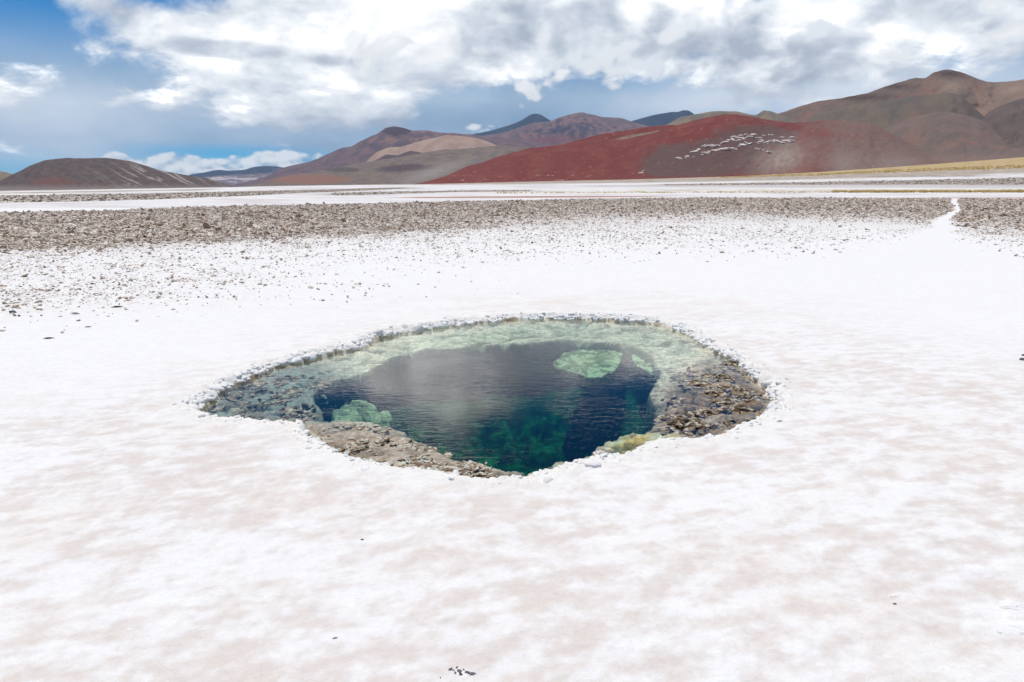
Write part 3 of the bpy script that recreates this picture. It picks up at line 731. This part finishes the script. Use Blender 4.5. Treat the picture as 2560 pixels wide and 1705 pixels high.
hill("hill", "brick red hill with pale outcrops above the salt flat", [(1030,461),(1050,458),(1120,438),(1167,416),(1200,408),(1237,394),(1283,382),(1325,369),(1349,369),(1400,362),(1435,355),(1489,347),(1530,350),(1560,348),(1636,332),(1679,317),(1733,302),(1777,291),(1815,286),(1842,286),(1874,291),(1928,301),(1982,307),(2030,303),(2087,300),(2137,302),(2180,310),(2202,321),(2250,345),(2330,390),(2420,415)], [1750, 1900, 2000, 2100], [1250, 1300, 1350, 1500], 2700, c_red, (120, 14), 4, .035, gscale=1.3, seed=14)
hill("hill", "red shoulder with an olive patch behind the brick red hill", [(1340,385),(1400,362),(1470,344),(1500,336),(1560,327),(1600,320),(1636,315),(1680,312),(1720,315),(1800,330)], 2350, 2000, 2700, lambda u, v, t, s, q, g: cmix(c_red(u, v, t, s, q, g), [.26, .20, .14], sst(v + 8 * fbm(s * 3, q * 2, 3, .5, 541), 326 + (1640 - u) * .18, 331 + (1640 - u) * .18)), (40, 10), 4, .02, seed=15)
hill("hill", "dark flat topped hill with pale gullies on the left", [(-420,474),(-300,462),(-180,468),(-60,470),(0,452),(35,434),(54,426),(71,416),(109,401),(141,397),(168,395),(212,396),(261,394),(285,397),(326,403),(367,415),(408,428),(462,437),(516,445),(557,457),(590,466),(620,470)], 1750, 1350, 2300, c_left, (80, 12), 3, .05, gscale=1.4, seed=16)
hill("hill", "small brown hill at the left edge behind the dark hill", [(-900,440),(-500,400),(-200,415),(-60,425),(0,428),(16,431),(40,437),(90,450),(160,466)], 3200, 2600, 4000, c_grey, (36, 10), 5, .05, seed=17)

# ------------------------------------------------------------------ rocks
def rock_mesh(name, seed, sub=2, flat=.6, jag=.35, lumpy=0.0):
    rg = np.random.default_rng(seed)
    bm = bmesh.new(); bmesh.ops.create_icosphere(bm, subdivisions=sub, radius=1.0)
    dirs = rg.normal(size=(14, 3)); dirs /= np.linalg.norm(dirs, axis=1)[:, None]; offs = rg.uniform(.45, .95, 14)
    off = rg.uniform(0, 9, 3)
    for v in bm.verts:
        p = np.array(v.co); k = 1.0
        for d, q in zip(dirs, offs):                     # cut by random planes: faceted clods
            s = p @ d
            if s > q: k = min(k, q / s)
        k = 1 - (1 - k) * min(1, jag * 2.2)
        k += .16 * jag * math.sin(p[0] * 5 + off[0]) * math.sin(p[1] * 6 + off[1]) + .12 * rg.normal() * jag
        if lumpy: k += lumpy * (abs(math.sin(p[0] * 4.1 + off[0])) * abs(math.sin(p[1] * 4.7 + off[1])) * abs(math.sin(p[2] * 4.3 + off[2])) - .2)
        v.co = Vector((p[0] * k * (1 + .25 * math.sin(off[0])), p[1] * k, p[2] * k * flat))
    me = bpy.data.meshes.new(name); bm.to_mesh(me); bm.free()
    return me
def rock_material(name, c1, c2, c3=None, t3=.6, scale=30, rough=.95, bump=.4, rnd=.75):
    m, t, o = material(name)
    tcn = t.new('ShaderNodeTexCoord'); oi = t.new('ShaderNodeObjectInfo')
    pos = t.new('ShaderNodeNewGeometry').outputs['Position']
    n = t.noise(pos, scale, 5, .65)
    f = t.m('ADD', t.m('MULTIPLY', n, .9), t.m('MULTIPLY', t.m('SUBTRACT', oi.outputs['Random'], .5), rnd))
    col = t.mix(t.ss(f, .25, .75), c1, c2)
    if c3 is not None:
        nz = t.sep(t.new('ShaderNodeNewGeometry').outputs['Normal'])[2]
        n2 = t.noise(pos, scale * .6, 4, .6)
        col = t.mix(t.ss(t.m('ADD', n2, t.m('MULTIPLY', nz, .15)), t3, t3 + .14), col, c3)
    principled(t, o, col, rough, .15, n, bump, .3 / scale)
    return m
m_clod = rock_material("brown_salt_clod", (.35, .25, .17), (.61, .475, .36), (.81, .76, .69), .56, 14)
m_salt = rock_material("white_salt_lump", (.82, .80, .76), (.86, .85, .82), (.62, .50, .36), .72, 22)
m_dark = rock_material("dark_pebble_stone", (.07, .075, .09), (.16, .165, .18), None, .6, 60)
m_pale = rock_material("pale_outcrop_rock", (.70, .58, .51), (.82, .75, .69), None, .6, .25)
m_grey = rock_material("grey_rim_rock", (.17, .17, .18), (.30, .29, .28), (.70, .68, .65), .66, 25)
m_knob = rock_material("ochre_salt_knob", (.62, .46, .36), (.74, .66, .58), (.82, .80, .76), .50, 30)
m_wood = rock_material("weathered_twig", (.07, .055, .045), (.16, .12, .09), None, .6, 80)

def proto_collection(name, meshes):
    """shapes the scatter picks from; kept out of the scene's own collection"""
    c = bpy.data.collections.new(name)
    for m in meshes: c.objects.link(bpy.data.objects.new(m.name, m))
    return c
def scatter(name, pts, scl, rot, coll, label, n_shapes):
    """one 'stuff' object: a point cloud mesh whose geometry nodes put a shape on every point"""
    me = bpy.data.meshes.new(name); me.vertices.add(len(pts)); me.vertices.foreach_set('co', np.asarray(pts, np.float32).ravel())
    a = me.attributes.new('scl', 'FLOAT_VECTOR', 'POINT'); a.data.foreach_set('vector', np.asarray(scl, np.float32).ravel())
    a = me.attributes.new('rot', 'FLOAT_VECTOR', 'POINT'); a.data.foreach_set('vector', np.asarray(rot, np.float32).ravel())
    a = me.attributes.new('pick', 'INT', 'POINT'); a.data.foreach_set('value', np.random.default_rng(len(pts)).integers(0, n_shapes, len(pts)).astype(np.int32))
    o = link(bpy.data.objects.new(name, me)); tag(o, label, kind='stuff')
    ng = bpy.data.node_groups.new(name, 'GeometryNodeTree')
    ng.interface.new_socket('Geometry', in_out='INPUT', socket_type='NodeSocketGeometry'); ng.interface.new_socket('Geometry', in_out='OUTPUT', socket_type='NodeSocketGeometry')
    N = ng.nodes; gi = N.new('NodeGroupInput'); go = N.new('NodeGroupOutput')
    ci = N.new('GeometryNodeCollectionInfo'); ci.inputs['Collection'].default_value = coll; ci.inputs['Separate Children'].default_value = True; ci.inputs['Reset Children'].default_value = True
    ip = N.new('GeometryNodeInstanceOnPoints'); ip.inputs['Pick Instance'].default_value = True
    def na(nm, ty):
        q = N.new('GeometryNodeInputNamedAttribute'); q.data_type = ty; q.inputs['Name'].default_value = nm; return q.outputs['Attribute']
    L_ = ng.links
    L_.new(gi.outputs[0], ip.inputs['Points']); L_.new(ci.outputs[0], ip.inputs['Instance'])
    L_.new(na('pick', 'INT'), ip.inputs['Instance Index']); L_.new(na('rot', 'FLOAT_VECTOR'), ip.inputs['Rotation']); L_.new(na('scl', 'FLOAT_VECTOR'), ip.inputs['Scale'])
    L_.new(ip.outputs[0], go.inputs[0])
    md = o.modifiers.new('scatter', 'NODES'); md.node_group = ng
    return o

clod_shapes = []
for k in range(7):
    m = rock_mesh("salt_clod_shape", 900 + k, 2, .50, .85); m.materials.append(m_clod); clod_shapes.append(m)
clod_coll = proto_collection("clod_shapes", clod_shapes)

rg = np.random.default_rng(11)
def sample_clods(n, rmin, rmax, dens_fn, azl=44, uni=False):
    """points spread over the plain between two ranges, thinned by the clod-field density"""
    a = np.radians(rg.uniform(-azl, azl, n)); r = rg.uniform(rmin, rmax, n) if uni else np.sqrt(rg.uniform(rmin ** 2, rmax ** 2, n))
    x, y = r * np.sin(a), r * np.cos(a); z = plain_z(x, y); u, v = project(x, y, z)
    rub, band, path, wob, w2 = zone_masks(u, v, x, y)
    keep = rg.uniform(size=n) < dens_fn(rub, band, r, u, v)
    return x[keep], y[keep], r[keep], band[keep]
parts = []
x, y, r, b = sample_clods(420000, 8, 36, lambda rub, band, r, u, v: (1 - sst(r, 27, 36)) * np.clip((rub ** 1.1 * .40 + band ** 1.5 * .12) * np.clip(1 + 1.6 * fbm(r * np.sin(u / 500.0) / 1.3, r / 1.1, 3, .6, 141), .1, 2), 0, 1)); parts.append((x, y, r, b))
x, y, r, b = sample_clods(420000, 27, 150, lambda rub, band, r, u, v: sst(r, 27, 36) * np.clip((band * .46 + rub * .10) * np.clip(1.0 + 1.1 * fbm(r * np.sin((u - 1280) / 1707.0) / 3.0, r / 4.5, 3, .6, 143), .15, 1.8), 0, 1), uni=True); parts.append((x, y, r, b))
cx, cy, cr, cb = [np.concatenate(q) for q in zip(*parts)]
n = len(cx)
size = (rg.gamma(2.0, .018, n) + .013) * lerp(.40, 1.0, sst(cb, .05, .9)) * np.clip(.75 + cr / 90, .75, 1.9)
big = rg.uniform(size=n) < .012; size[big] *= 1.6
size = np.minimum(size, .26)
scl = np.stack([size * rg.uniform(.7, 1.5, n), size * rg.uniform(.7, 1.3, n), size * rg.uniform(.55, 1.1, n)], -1)
rot = np.stack([rg.normal(0, .5, n), rg.normal(0, .5, n), rg.uniform(0, 6.28, n)], -1)
cz = gz(cx, cy) + size * .12
# the 300 that show largest are things of their own
app = size / cr; order = np.argsort(-app); ind = order[:300]; rest_ = order[300:]
for i in ind:
    o = bpy.data.objects.new("salt_clod", clod_shapes[i % 7]); link(o)
    o.location = (cx[i], cy[i], cz[i]); o.scale = scl[i]; o.rotation_euler = rot[i]
    tag(o, "rough brown salt clod lying loose on the white salt crust", "clod", "brown salt clods on the flat")
scatter("salt_rubble", np.stack([cx, cy, cz], -1)[rest_], scl[rest_], rot[rest_], clod_coll, "field of countless brown salt clods across the flat", 7)
print("clods", n)

# far clod strips (beyond the white sheet)
def far_strip(n, vtop, vbot, u0, u1, lo, hi):
    u = rg.uniform(u0, u1, n); a = rg.uniform(size=n)
    v = np.interp(u, [p[0] for p in vtop], [p[1] for p in vtop]) * (1 - a) + np.interp(u, [p[0] for p in vbot], [p[1] for p in vbot]) * a
    # march along the ray to the rising plain
    X, Y, Wz = ray(u, v); rr_ = np.geomspace(70, 1400, 300); h = np.hypot(X, Y)
    best = np.full(n, np.nan)
    for d in rr_[::-1]:
        zz = plain_z(X / h * d, Y / h * d); over = CAMZ + d * Wz / h < zz
        best = np.where(over, d, best)
    ok = ~np.isnan(best); d = best[ok]
    return X[ok] / h[ok] * d, Y[ok] / h[ok] * d, d, rg.uniform(lo, hi, ok.sum())
px_, py_, pd_, ps_ = zip(far_strip(5200, [(-300, 489), (0, 489), (400, 483), (760, 475), (1000, 468)], [(-300, 507), (0, 507), (350, 500), (600, 490), (760, 482), (1000, 473)], -300, 1010, .12, .42),
    far_strip(1500, [(850, 482), (1150, 476), (1330, 475)], [(850, 488), (1150, 480), (1330, 477)], 830, 1330, .15, .45),
    far_strip(2600, [(1640, 461), (2000, 456), (2300, 450), (2700, 442)], [(1640, 464), (2000, 462), (2300, 461), (2700, 462)], 1660, 2700, .25, .9))
fx, fy, fd, fs = [np.concatenate(q) for q in (px_, py_, pd_, ps_)]
n = len(fx); fz = gz(fx, fy)
scatter("salt_rubble", np.stack([fx, fy, fz], -1), np.stack([fs * rg.uniform(.7, 1.5, n), fs, fs * rg.uniform(.5, .9, n)], -1), np.stack([rg.normal(0, .4, n), rg.normal(0, .4, n), rg.uniform(0, 6.3, n)], -1), clod_coll, "distant strips of brown salt clods below the hills", 7)

# ------------------------------------------------------------------ yellow bunch grass
def tuft_mesh(name, seed, n=26):
    rg_ = np.random.default_rng(seed); V = []; F = []
    for k in range(n):
        a = rg_.uniform(0, 6.28); b = rg_.uniform(0, .28); base = np.array([b * math.cos(a), b * math.sin(a), 0])
        lean = rg_.uniform(.15, .85); h = rg_.uniform(.6, 1.0); d = np.array([math.cos(a), math.sin(a), 0]); sd = np.array([-d[1], d[0], 0]) * rg_.uniform(.03, .06)
        p1 = base + d * lean * .35 * h + np.array([0, 0, h * .62]); p2 = base + d * lean * .8 * h + np.array([0, 0, h])
        i = len(V); V += [base - sd, base + sd, p1 + sd * .8, p1 - sd * .8, p2]; F += [(i, i + 1, i + 2, i + 3), (i + 3, i + 2, i + 4)]
    me = bpy.data.meshes.new(name); me.from_pydata([tuple(v) for v in V], [], F); me.update(); return me
mg, t, o = material("dry_yellow_grass")
oi = t.new('ShaderNodeObjectInfo')
gc = t.mix(oi.outputs['Random'], (.58, .40, .12), (.72, .58, .28))
principled(t, o, gc, .9, .1)
tufts = []
for k in range(4):
    m = tuft_mesh("grass_tuft_shape", 40 + k); m.materials.append(mg); tufts.append(m)
tuft_coll = proto_collection("grass_shapes", tufts)
g1 = far_strip(1500, [(1820, 479), (2560, 478), (2800, 478)], [(1820, 482), (2560, 481.5), (2800, 481.5)], 2080, 2800, .45, .85)
g2 = far_strip(700, [(1280, 480), (2100, 479)], [(1280, 484), (2100, 482)], 1240, 2080, .18, .42)
g3 = far_strip(2600, [(1760, 443), (2050, 434), (2300, 422), (2800, 404)], [(1760, 446), (2050, 439), (2300, 429), (2800, 415)], 1800, 2800, .4, 1.1)
fx, fy, fd, fs = [np.concatenate(q) for q in zip(g1, g2, g3)]
keep = fbm(fx / 9, fy / 9, 3, .6, 601) > -.22
fx, fy, fd, fs = fx[keep], fy[keep], fd[keep], fs[keep]; n = len(fx)
scatter("grass", np.stack([fx, fy, gz(fx, fy) - .02], -1), np.stack([fs * 1.3, fs * 1.3, fs], -1), np.stack([fx * 0, fx * 0, rg.uniform(0, 6.3, n)], -1), tuft_coll, "dry yellow bunch grass in strips across the far plain", 4)

# ------------------------------------------------------------------ pale rock outcrops on the red hill
HX, HY, HZ, HU, HV = HILLS["brick red hill with pale outcrops above the salt flat"]
def on_hill(u, v):
    k = np.argmin((HU - u) ** 2 + (HV - v) ** 2); i, j = np.unravel_index(k, HU.shape)
    return Vector((HX[i, j], HY[i, j], HZ[i, j]))
pale_shapes = []
for k in range(6):
    m = rock_mesh("pale_outcrop_shape", 700 + k, 2, .62, .6, .3); m.materials.append(m_pale); pale_shapes.append(m)
streaks = [((1690,396),(1735,391),5),((1725,381),(1748,377),4),((1755,386),(1790,376),6),((1760,367),(1795,362),7),((1795,374),(1840,370),7),((1800,358),(1860,346),9),((1842,366),(1880,358),6),((1828,343),(1890,333),8),((1890,358),(1935,352),9),((1935,355),(1985,350),6),((1950,345),(1960,340),2),((1910,338),(1935,335),3),((1976,348),(1978,340),2),((1865,340),(1900,345),4),((1885,370),(1925,380),4)]
for a, b, c in streaks:
    for k in range(c):
        f = (k + rg.uniform(.1, .9)) / c
        u = a[0] + (b[0] - a[0]) * f; v = a[1] + (b[1] - a[1]) * f + rg.normal(0, 1.6)
        o = link(bpy.data.objects.new("rock_outcrop", pale_shapes[rg.integers(6)])); p = on_hill(u, v)
        s = rg.uniform(3.0, 7.0); o.location = p + Vector((rg.uniform(-2, 2), 0, 0)); o.scale = (s * rg.uniform(.9, 1.8), s * .8, s * rg.uniform(.75, 1.1)); o.rotation_euler = (rg.normal(0, .2), rg.normal(-.1, .2), rg.normal(0, .4))
        tag(o, "pale pink rock outcrop breaking through the brick red hillside", "outcrop", "pale outcrops on the red hill")

# ------------------------------------------------------------------ salt nodules round the rim
nod_shapes = []
for k in range(6):
    m = rock_mesh("salt_nodule_shape", 300 + k, 2, .7, .22, .45); m.materials.append(m_salt)
    for p in m.polygons: p.use_smooth = True
    nod_shapes.append(m)
nod_coll = proto_collection("nodule_shapes", nod_shapes)
RD = densify(RIM, 30)
seg = np.linalg.norm(np.diff(np.vstack([RD, RD[:1]]), axis=0), axis=1); cum = np.cumsum(seg) / seg.sum()
tang = np.roll(RD, -1, 0) - RD; tang /= np.linalg.norm(tang, axis=1)[:, None]
nrm = np.stack([-tang[:, 1], tang[:, 0]], -1)
if ((RD + nrm * .05 - PC) ** 2).sum() < ((RD - PC) ** 2).sum(): nrm = -nrm
n = 6000
i = np.searchsorted(cum, rg.uniform(size=n)).clip(0, len(RD) - 1)
off = np.abs(rg.normal(0, .10, n)) * rg.uniform(.1, 1, n) - .03
clus = fbm(RD[i, 0] / .35, RD[i, 1] / .35, 3, .6, 71)
p = RD[i] + nrm[i] * off[:, None]
dd = sdf(RIM_D, p[:, 0], p[:, 1]) + .085 * fbm(p[:, 0] / .55, p[:, 1] / .55, 3, .55, 41) + .030 * fbm(p[:, 0] / .13, p[:, 1] / .13, 3, .6, 44)
keep = (dd < .022) & (rg.uniform(size=n) < np.clip(.40 + 1.4 * clus, .06, 1))
p = p[keep]; dd = dd[keep]; n = len(p)
s = (rg.gamma(1.8, .0065, n) + .005) * np.clip(1.15 - np.maximum(-dd, 0) * 2.2, .35, 1.2)
nearp = sst(-p[:, 1], -5.6, -4.2); s *= lerp(1.0, .62, nearp)
z = gz(p[:, 0], p[:, 1])
scatter("salt_nodules", np.stack([p[:, 0], p[:, 1], np.maximum(z, WATER_Z + .004) - s * .15], -1), np.stack([s * rg.uniform(.8, 1.4, n), s * rg.uniform(.8, 1.4, n), s * rg.uniform(.7, 1.2, n)], -1), np.stack([rg.normal(0, .25, n), rg.normal(0, .25, n), rg.uniform(0, 6.28, n)], -1), nod_coll, "white popcorn salt nodules crusting the rim of the pool", 6)

# ------------------------------------------------------------------ broken rock plates on the ledges
m_fl1 = rock_material("brown_ledge_rock", (.22, .15, .095), (.48, .40, .30), (.60, .60, .50), .60, 40)
m_fl2 = rock_material("dark_shelf_rock", (.13, .09, .055), (.38, .29, .20), (.58, .55, .45), .63, 40)
def flakes(name, label, weight, n, lo, hi, mat_, seed, lift=.004):
    shp = []
    for k in range(5):
        m = rock_mesh(name + "_shape", seed + k, 2, .30, .9); m.materials.append(mat_); shp.append(m)
    w = np.clip(weight, 0, None); i = rg.choice(len(w), n, p=w / w.sum())
    s_ = rg.gamma(2.0, (hi - lo) / 3, n) + lo; jx = rg.normal(0, .012, (n, 2))
    P = np.stack([sx[i] + jx[:, 0], sy[i] + jx[:, 1], zg[i] + lift], -1)
    scatter(name, P, np.stack([s_ * rg.uniform(.9, 1.7, n), s_ * rg.uniform(.7, 1.2, n), s_ * rg.uniform(.7, 1.5, n)], -1), np.stack([rg.normal(0, .22, n), rg.normal(0, .22, n), rg.uniform(0, 6.28, n)], -1), proto_collection(name + "_shapes", shp), label, 5)
inwater = (dr > .03) & (dh < .02)
cl_ = np.clip(fbm(sx / .3, sy / .22, 3, .6, 131) + .12, 0, 1)
flakes("ledge_rocks", "broken brown rock plates on the near left ledge of the pool", (sst(wl_ledge, .25, .6) * inwater * cl_).ravel(), 900, .008, .022, m_fl1, 740)
flakes("shelf_rocks", "dark brown broken rock on the right hand shelf of the pool", (sst(wl_right, .3, .7) * inwater * cl_).ravel(), 1500, .008, .030, m_fl2, 760)
flakes("shelf_rocks", "flat grey brown stones under the shallow left arm of the pool", (sst(wl_left, .3, .7) * inwater * cl_).ravel(), 500, .010, .034, m_fl2, 780)

# ------------------------------------------------------------------ rock ledges under the water
m_sub = rock_material("submerged_ledge_rock", (.09, .10, .055), (.46, .43, .25), (.60, .56, .38), .60, 11, rnd=0.0)
def ledge_rock(label, outline, depth, thick, seed):
    zt = WATER_Z - depth
    C = densify(np.array([[float(q) for q in at(a * K, b * K, zt)] for a, b in outline]), 8)
    c0 = C.mean(0); bm = bmesh.new(); rings = []
    prof = [(0.0, 0.0), (.35, 0.0), (.7, -.004), (.9, -.012), (1.0, -.05), (.98, -.5), (.8, -1.0)]
    for kf, (f, dz_) in enumerate(prof):
        if f == 0.0: rings.append([bm.verts.new((c0[0], c0[1], zt))]); continue
        ring = []
        for q in C:
            p = c0 + (q - c0) * f * (1 + .05 * float(fbm(q[0] * 6 + kf * .3, q[1] * 6, 3, .6, seed)))
            h = .05 * float(fbm(p[0] / .16, p[1] / .16, 4, .65, seed + 3)) + .025 * float(np.round(fbm(p[0] / .2, p[1] / .2, 2, .5, seed + 5) * 6) / 6)
            ring.append(bm.verts.new((p[0], p[1], zt + h + dz_ * thick)))
        rings.append(ring)
    m = len(C)
    for k in range(m): bm.faces.new((rings[0][0], rings[1][k], rings[1][(k + 1) % m]))
    for A_, B_ in zip(rings[1:], rings[2:]):
        for k in range(m): bm.faces.new((A_[k], B_[k], B_[(k + 1) % m], A_[(k + 1) % m]))
    bm.faces.new(rings[-1])
    bmesh.ops.recalc_face_normals(bm, faces=bm.faces)
    bmesh.ops.subdivide_edges(bm, edges=[e for e in bm.edges if e.calc_length() > .07], cuts=1, use_grid_fill=True)
    for v in bm.verts: v.co.z += .02 * float(fbm(v.co.x / .06, v.co.y / .06, 3, .65, seed + 9))
    me = bpy.data.meshes.new("submerged_ledge"); bm.to_mesh(me); bm.free(); me.materials.append(m_sub)
    tag(link(bpy.data.objects.new("submerged_rock", me)), label, "rock")
ledge_rock("pale turquoise rock ledge under the water right of the pool's centre", [(1272,832),(1300,812),(1345,802),(1400,797),(1436,796),(1430,815),(1418,842),(1395,862),(1350,868),(1318,852),(1285,848)], .15, .14, 611)
ledge_rock("smaller pale rock ledge under the water beside the right hand shelf", [(1455,815),(1490,808),(1535,806),(1560,826),(1550,850),(1512,862),(1480,850),(1462,838)], .14, .12, 621)

# ------------------------------------------------------------------ single small things
def place(mesh, name, label, cat, u, v, size, z=0.0, sc=(1, 1, 1), rot=(0, 0, 0), lift=.3, group=None):
    x, y = at(u, v, z); x, y = float(x), float(y); zz = float(gz(x, y)[0])
    o = link(bpy.data.objects.new(name, mesh)); o.location = (x, y, zz + size * sc[2] * lift); o.scale = tuple(size * q for q in sc); o.rotation_euler = rot
    tag(o, label, cat, group); return o
def shape(seed, mat, **kw):
    m = rock_mesh("stone_shape", seed, **kw); m.materials.append(mat)
    return m
pebm = [shape(50 + k, m_dark, flat=.7, jag=.5) for k in range(4)]
place(pebm[0], "pebble", "tiny dark pebble alone on the pink salt left of the pool's near edge", "pebble", 905, 1352, .0075, sc=(1, .8, .8))
place(pebm[1], "pebble", "tiny dark pebble on the salt near the right bottom corner", "pebble", 2236, 1509, .008, sc=(1.2, .7, .7))
place(pebm[2], "pebble", "dark stone on the white salt at the left edge below the brown patches", "pebble", 32, 780, .045, sc=(1.3, .8, .9))
place(pebm[3], "pebble", "small dark stone just right of the dark stone at the left edge", "pebble", 48, 790, .026)
place(pebm[1], "pebble", "flat dark blue stone cut by the right edge of the picture", "pebble", 2556, 900, .042, sc=(1.2, .8, .6))
place(pebm[0], "pebble", "dark stone just above the flat blue stone at the right edge", "pebble", 2560, 889, .028, sc=(1, .7, .7))
dk = [(1126,1672,.010),(1138,1682,.009),(1148,1676,.012),(1152,1683,.011),(1142,1668,.007),(1172,1682,.014),(1180,1684,.012),(1187,1683,.008),(1165,1679,.007),(1150,1687,.006),(1133,1674,.006),(1101,1693,.005),(1159,1673,.006),(1176,1687,.007)]
for k, (u, v, s) in enumerate(dk):
    place(pebm[k % 4], "pebble", "blackish chip in the dark speckled patch at the bottom edge", "pebble", u, v, s, sc=(1.1, .7, .5), rot=(0, 0, rg.uniform(0, 3)), lift=-.1, group="dark chips at the bottom edge")
def sliver(seed, L=1.0):
    bm = bmesh.new(); rg_ = np.random.default_rng(seed); rings = []
    for k in range(7):
        f = k / 6; w = .09 * math.sin(math.pi * min(max(f, .06), .94)) + .012
        c = Vector((f - .5, .06 * math.sin(f * 4 + seed), .03 * math.sin(f * 3)))
        rings.append([bm.verts.new(c + Vector((0, w * math.cos(a) * rg_.uniform(.8, 1.2), w * .7 * math.sin(a) * rg_.uniform(.8, 1.2)))) for a in np.linspace(0, 2 * math.pi, 6, endpoint=False)])
    for A_, B_ in zip(rings, rings[1:]):
        for k in range(6): bm.faces.new((A_[k], A_[(k + 1) % 6], B_[(k + 1) % 6], B_[k]))
    bm.faces.new(rings[0][::-1]); bm.faces.new(rings[-1])
    me = bpy.data.meshes.new("twig_shape"); bm.to_mesh(me); bm.free(); me.materials.append(m_wood); return me
tw = [sliver(k) for k in range(3)]
place(tw[0], "twig", "short dark bluish twig lying on the salt near the bottom edge", "twig", 838, 1600, .022, rot=(0, 0, .35), lift=.08)
place(tw[1], "twig", "dark brown wood sliver on the white salt at far left of the pool", "twig", 188, 785, .15, rot=(0, 0, -.1), lift=.1)
place(tw[2], "twig", "thin grey twig on the white salt below the wood sliver", "twig", 122, 847, .12, rot=(0, 0, .3), lift=.06)
place(tw[0], "twig", "thin brown twig at the lower end of the brown clod patches", "twig", 293, 769, .16, rot=(0, 0, .5), lift=.06)
place(tw[1], "twig", "fine dark twig below the brown twig left of the pool", "twig", 220, 819, .08, rot=(0, 0, .4), lift=.06)
for k, (u, v, s, lab) in enumerate([(2528, 1508, .030, "white salt lump with a dark speck near the right edge, upper of the pair"), (2548, 1565, .050, "large white salt lump cut by the right edge near the bottom"), (2508, 1578, .022, "small white salt lump beside the large one at the right edge"), (2240, 1486, .016, "small bright salt lump on the pink crust right of bottom centre")]):
    m = shape(80 + k, m_salt, flat=.6, jag=.3, lumpy=.4, sub=3); place(m, "salt_lump", lab, "salt lump", u, v, s, sc=(1.5, 1.2, .45), lift=-.1)
kn = shape(91, m_knob, flat=.95, jag=.25, lumpy=.6, sub=3); place(kn, "salt_outcrop", "pinkish salt knob standing over the water at the near rim", "salt knob", 1501, 1128, .034, z=-.03, sc=(1, 1, 1.1), lift=.9)
kn2 = shape(92, m_salt, flat=1.0, jag=.2, lumpy=.3, sub=3); place(kn2, "salt_lump", "white conical salt lump on the near rim left of the pinkish knob", "salt lump", 1479, 1163, .040, sc=(1.5, 1, .6), lift=.1)
gr = shape(93, m_grey, flat=.9, jag=.6); place(gr, "rim_rock", "grey stone set in the rim at the pool's far right", "stone", 1740, 852, .06, z=-.03, sc=(.9, .9, .8), lift=-.1)
gr2 = shape(94, m_grey, flat=.8, jag=.6); place(gr2, "rim_rock", "darker grey stone left of the grey rim stone", "stone", 1727, 843, .042, z=-.03, sc=(1.1, .8, .7), lift=-.1)

# ------------------------------------------------------------------ haze
hx = 34000.0
bm = bmesh.new(); bmesh.ops.create_cube(bm, size=1.0)
for v in bm.verts: v.co = Vector((v.co.x * 2 * hx, v.co.y * 2 * hx, -700.0 if v.co.z < 0 else 2900.0))
me = bpy.data.meshes.new("haze"); bm.to_mesh(me); bm.free()
mat, t, o = material("haze_air")
pv = t.new('ShaderNodeVolumePrincipled'); pv.inputs['Color'].default_value = (.45, .70, 1, 1); pv.inputs['Density'].default_value = 1.8e-5; pv.inputs['Anisotropy'].default_value = .0
t.l.new(pv.outputs[0], o.inputs[1]); me.materials.append(mat)
haze = link(bpy.data.objects.new("haze", me)); tag(haze, "thin pale blue air over the whole plain", kind='stuff')
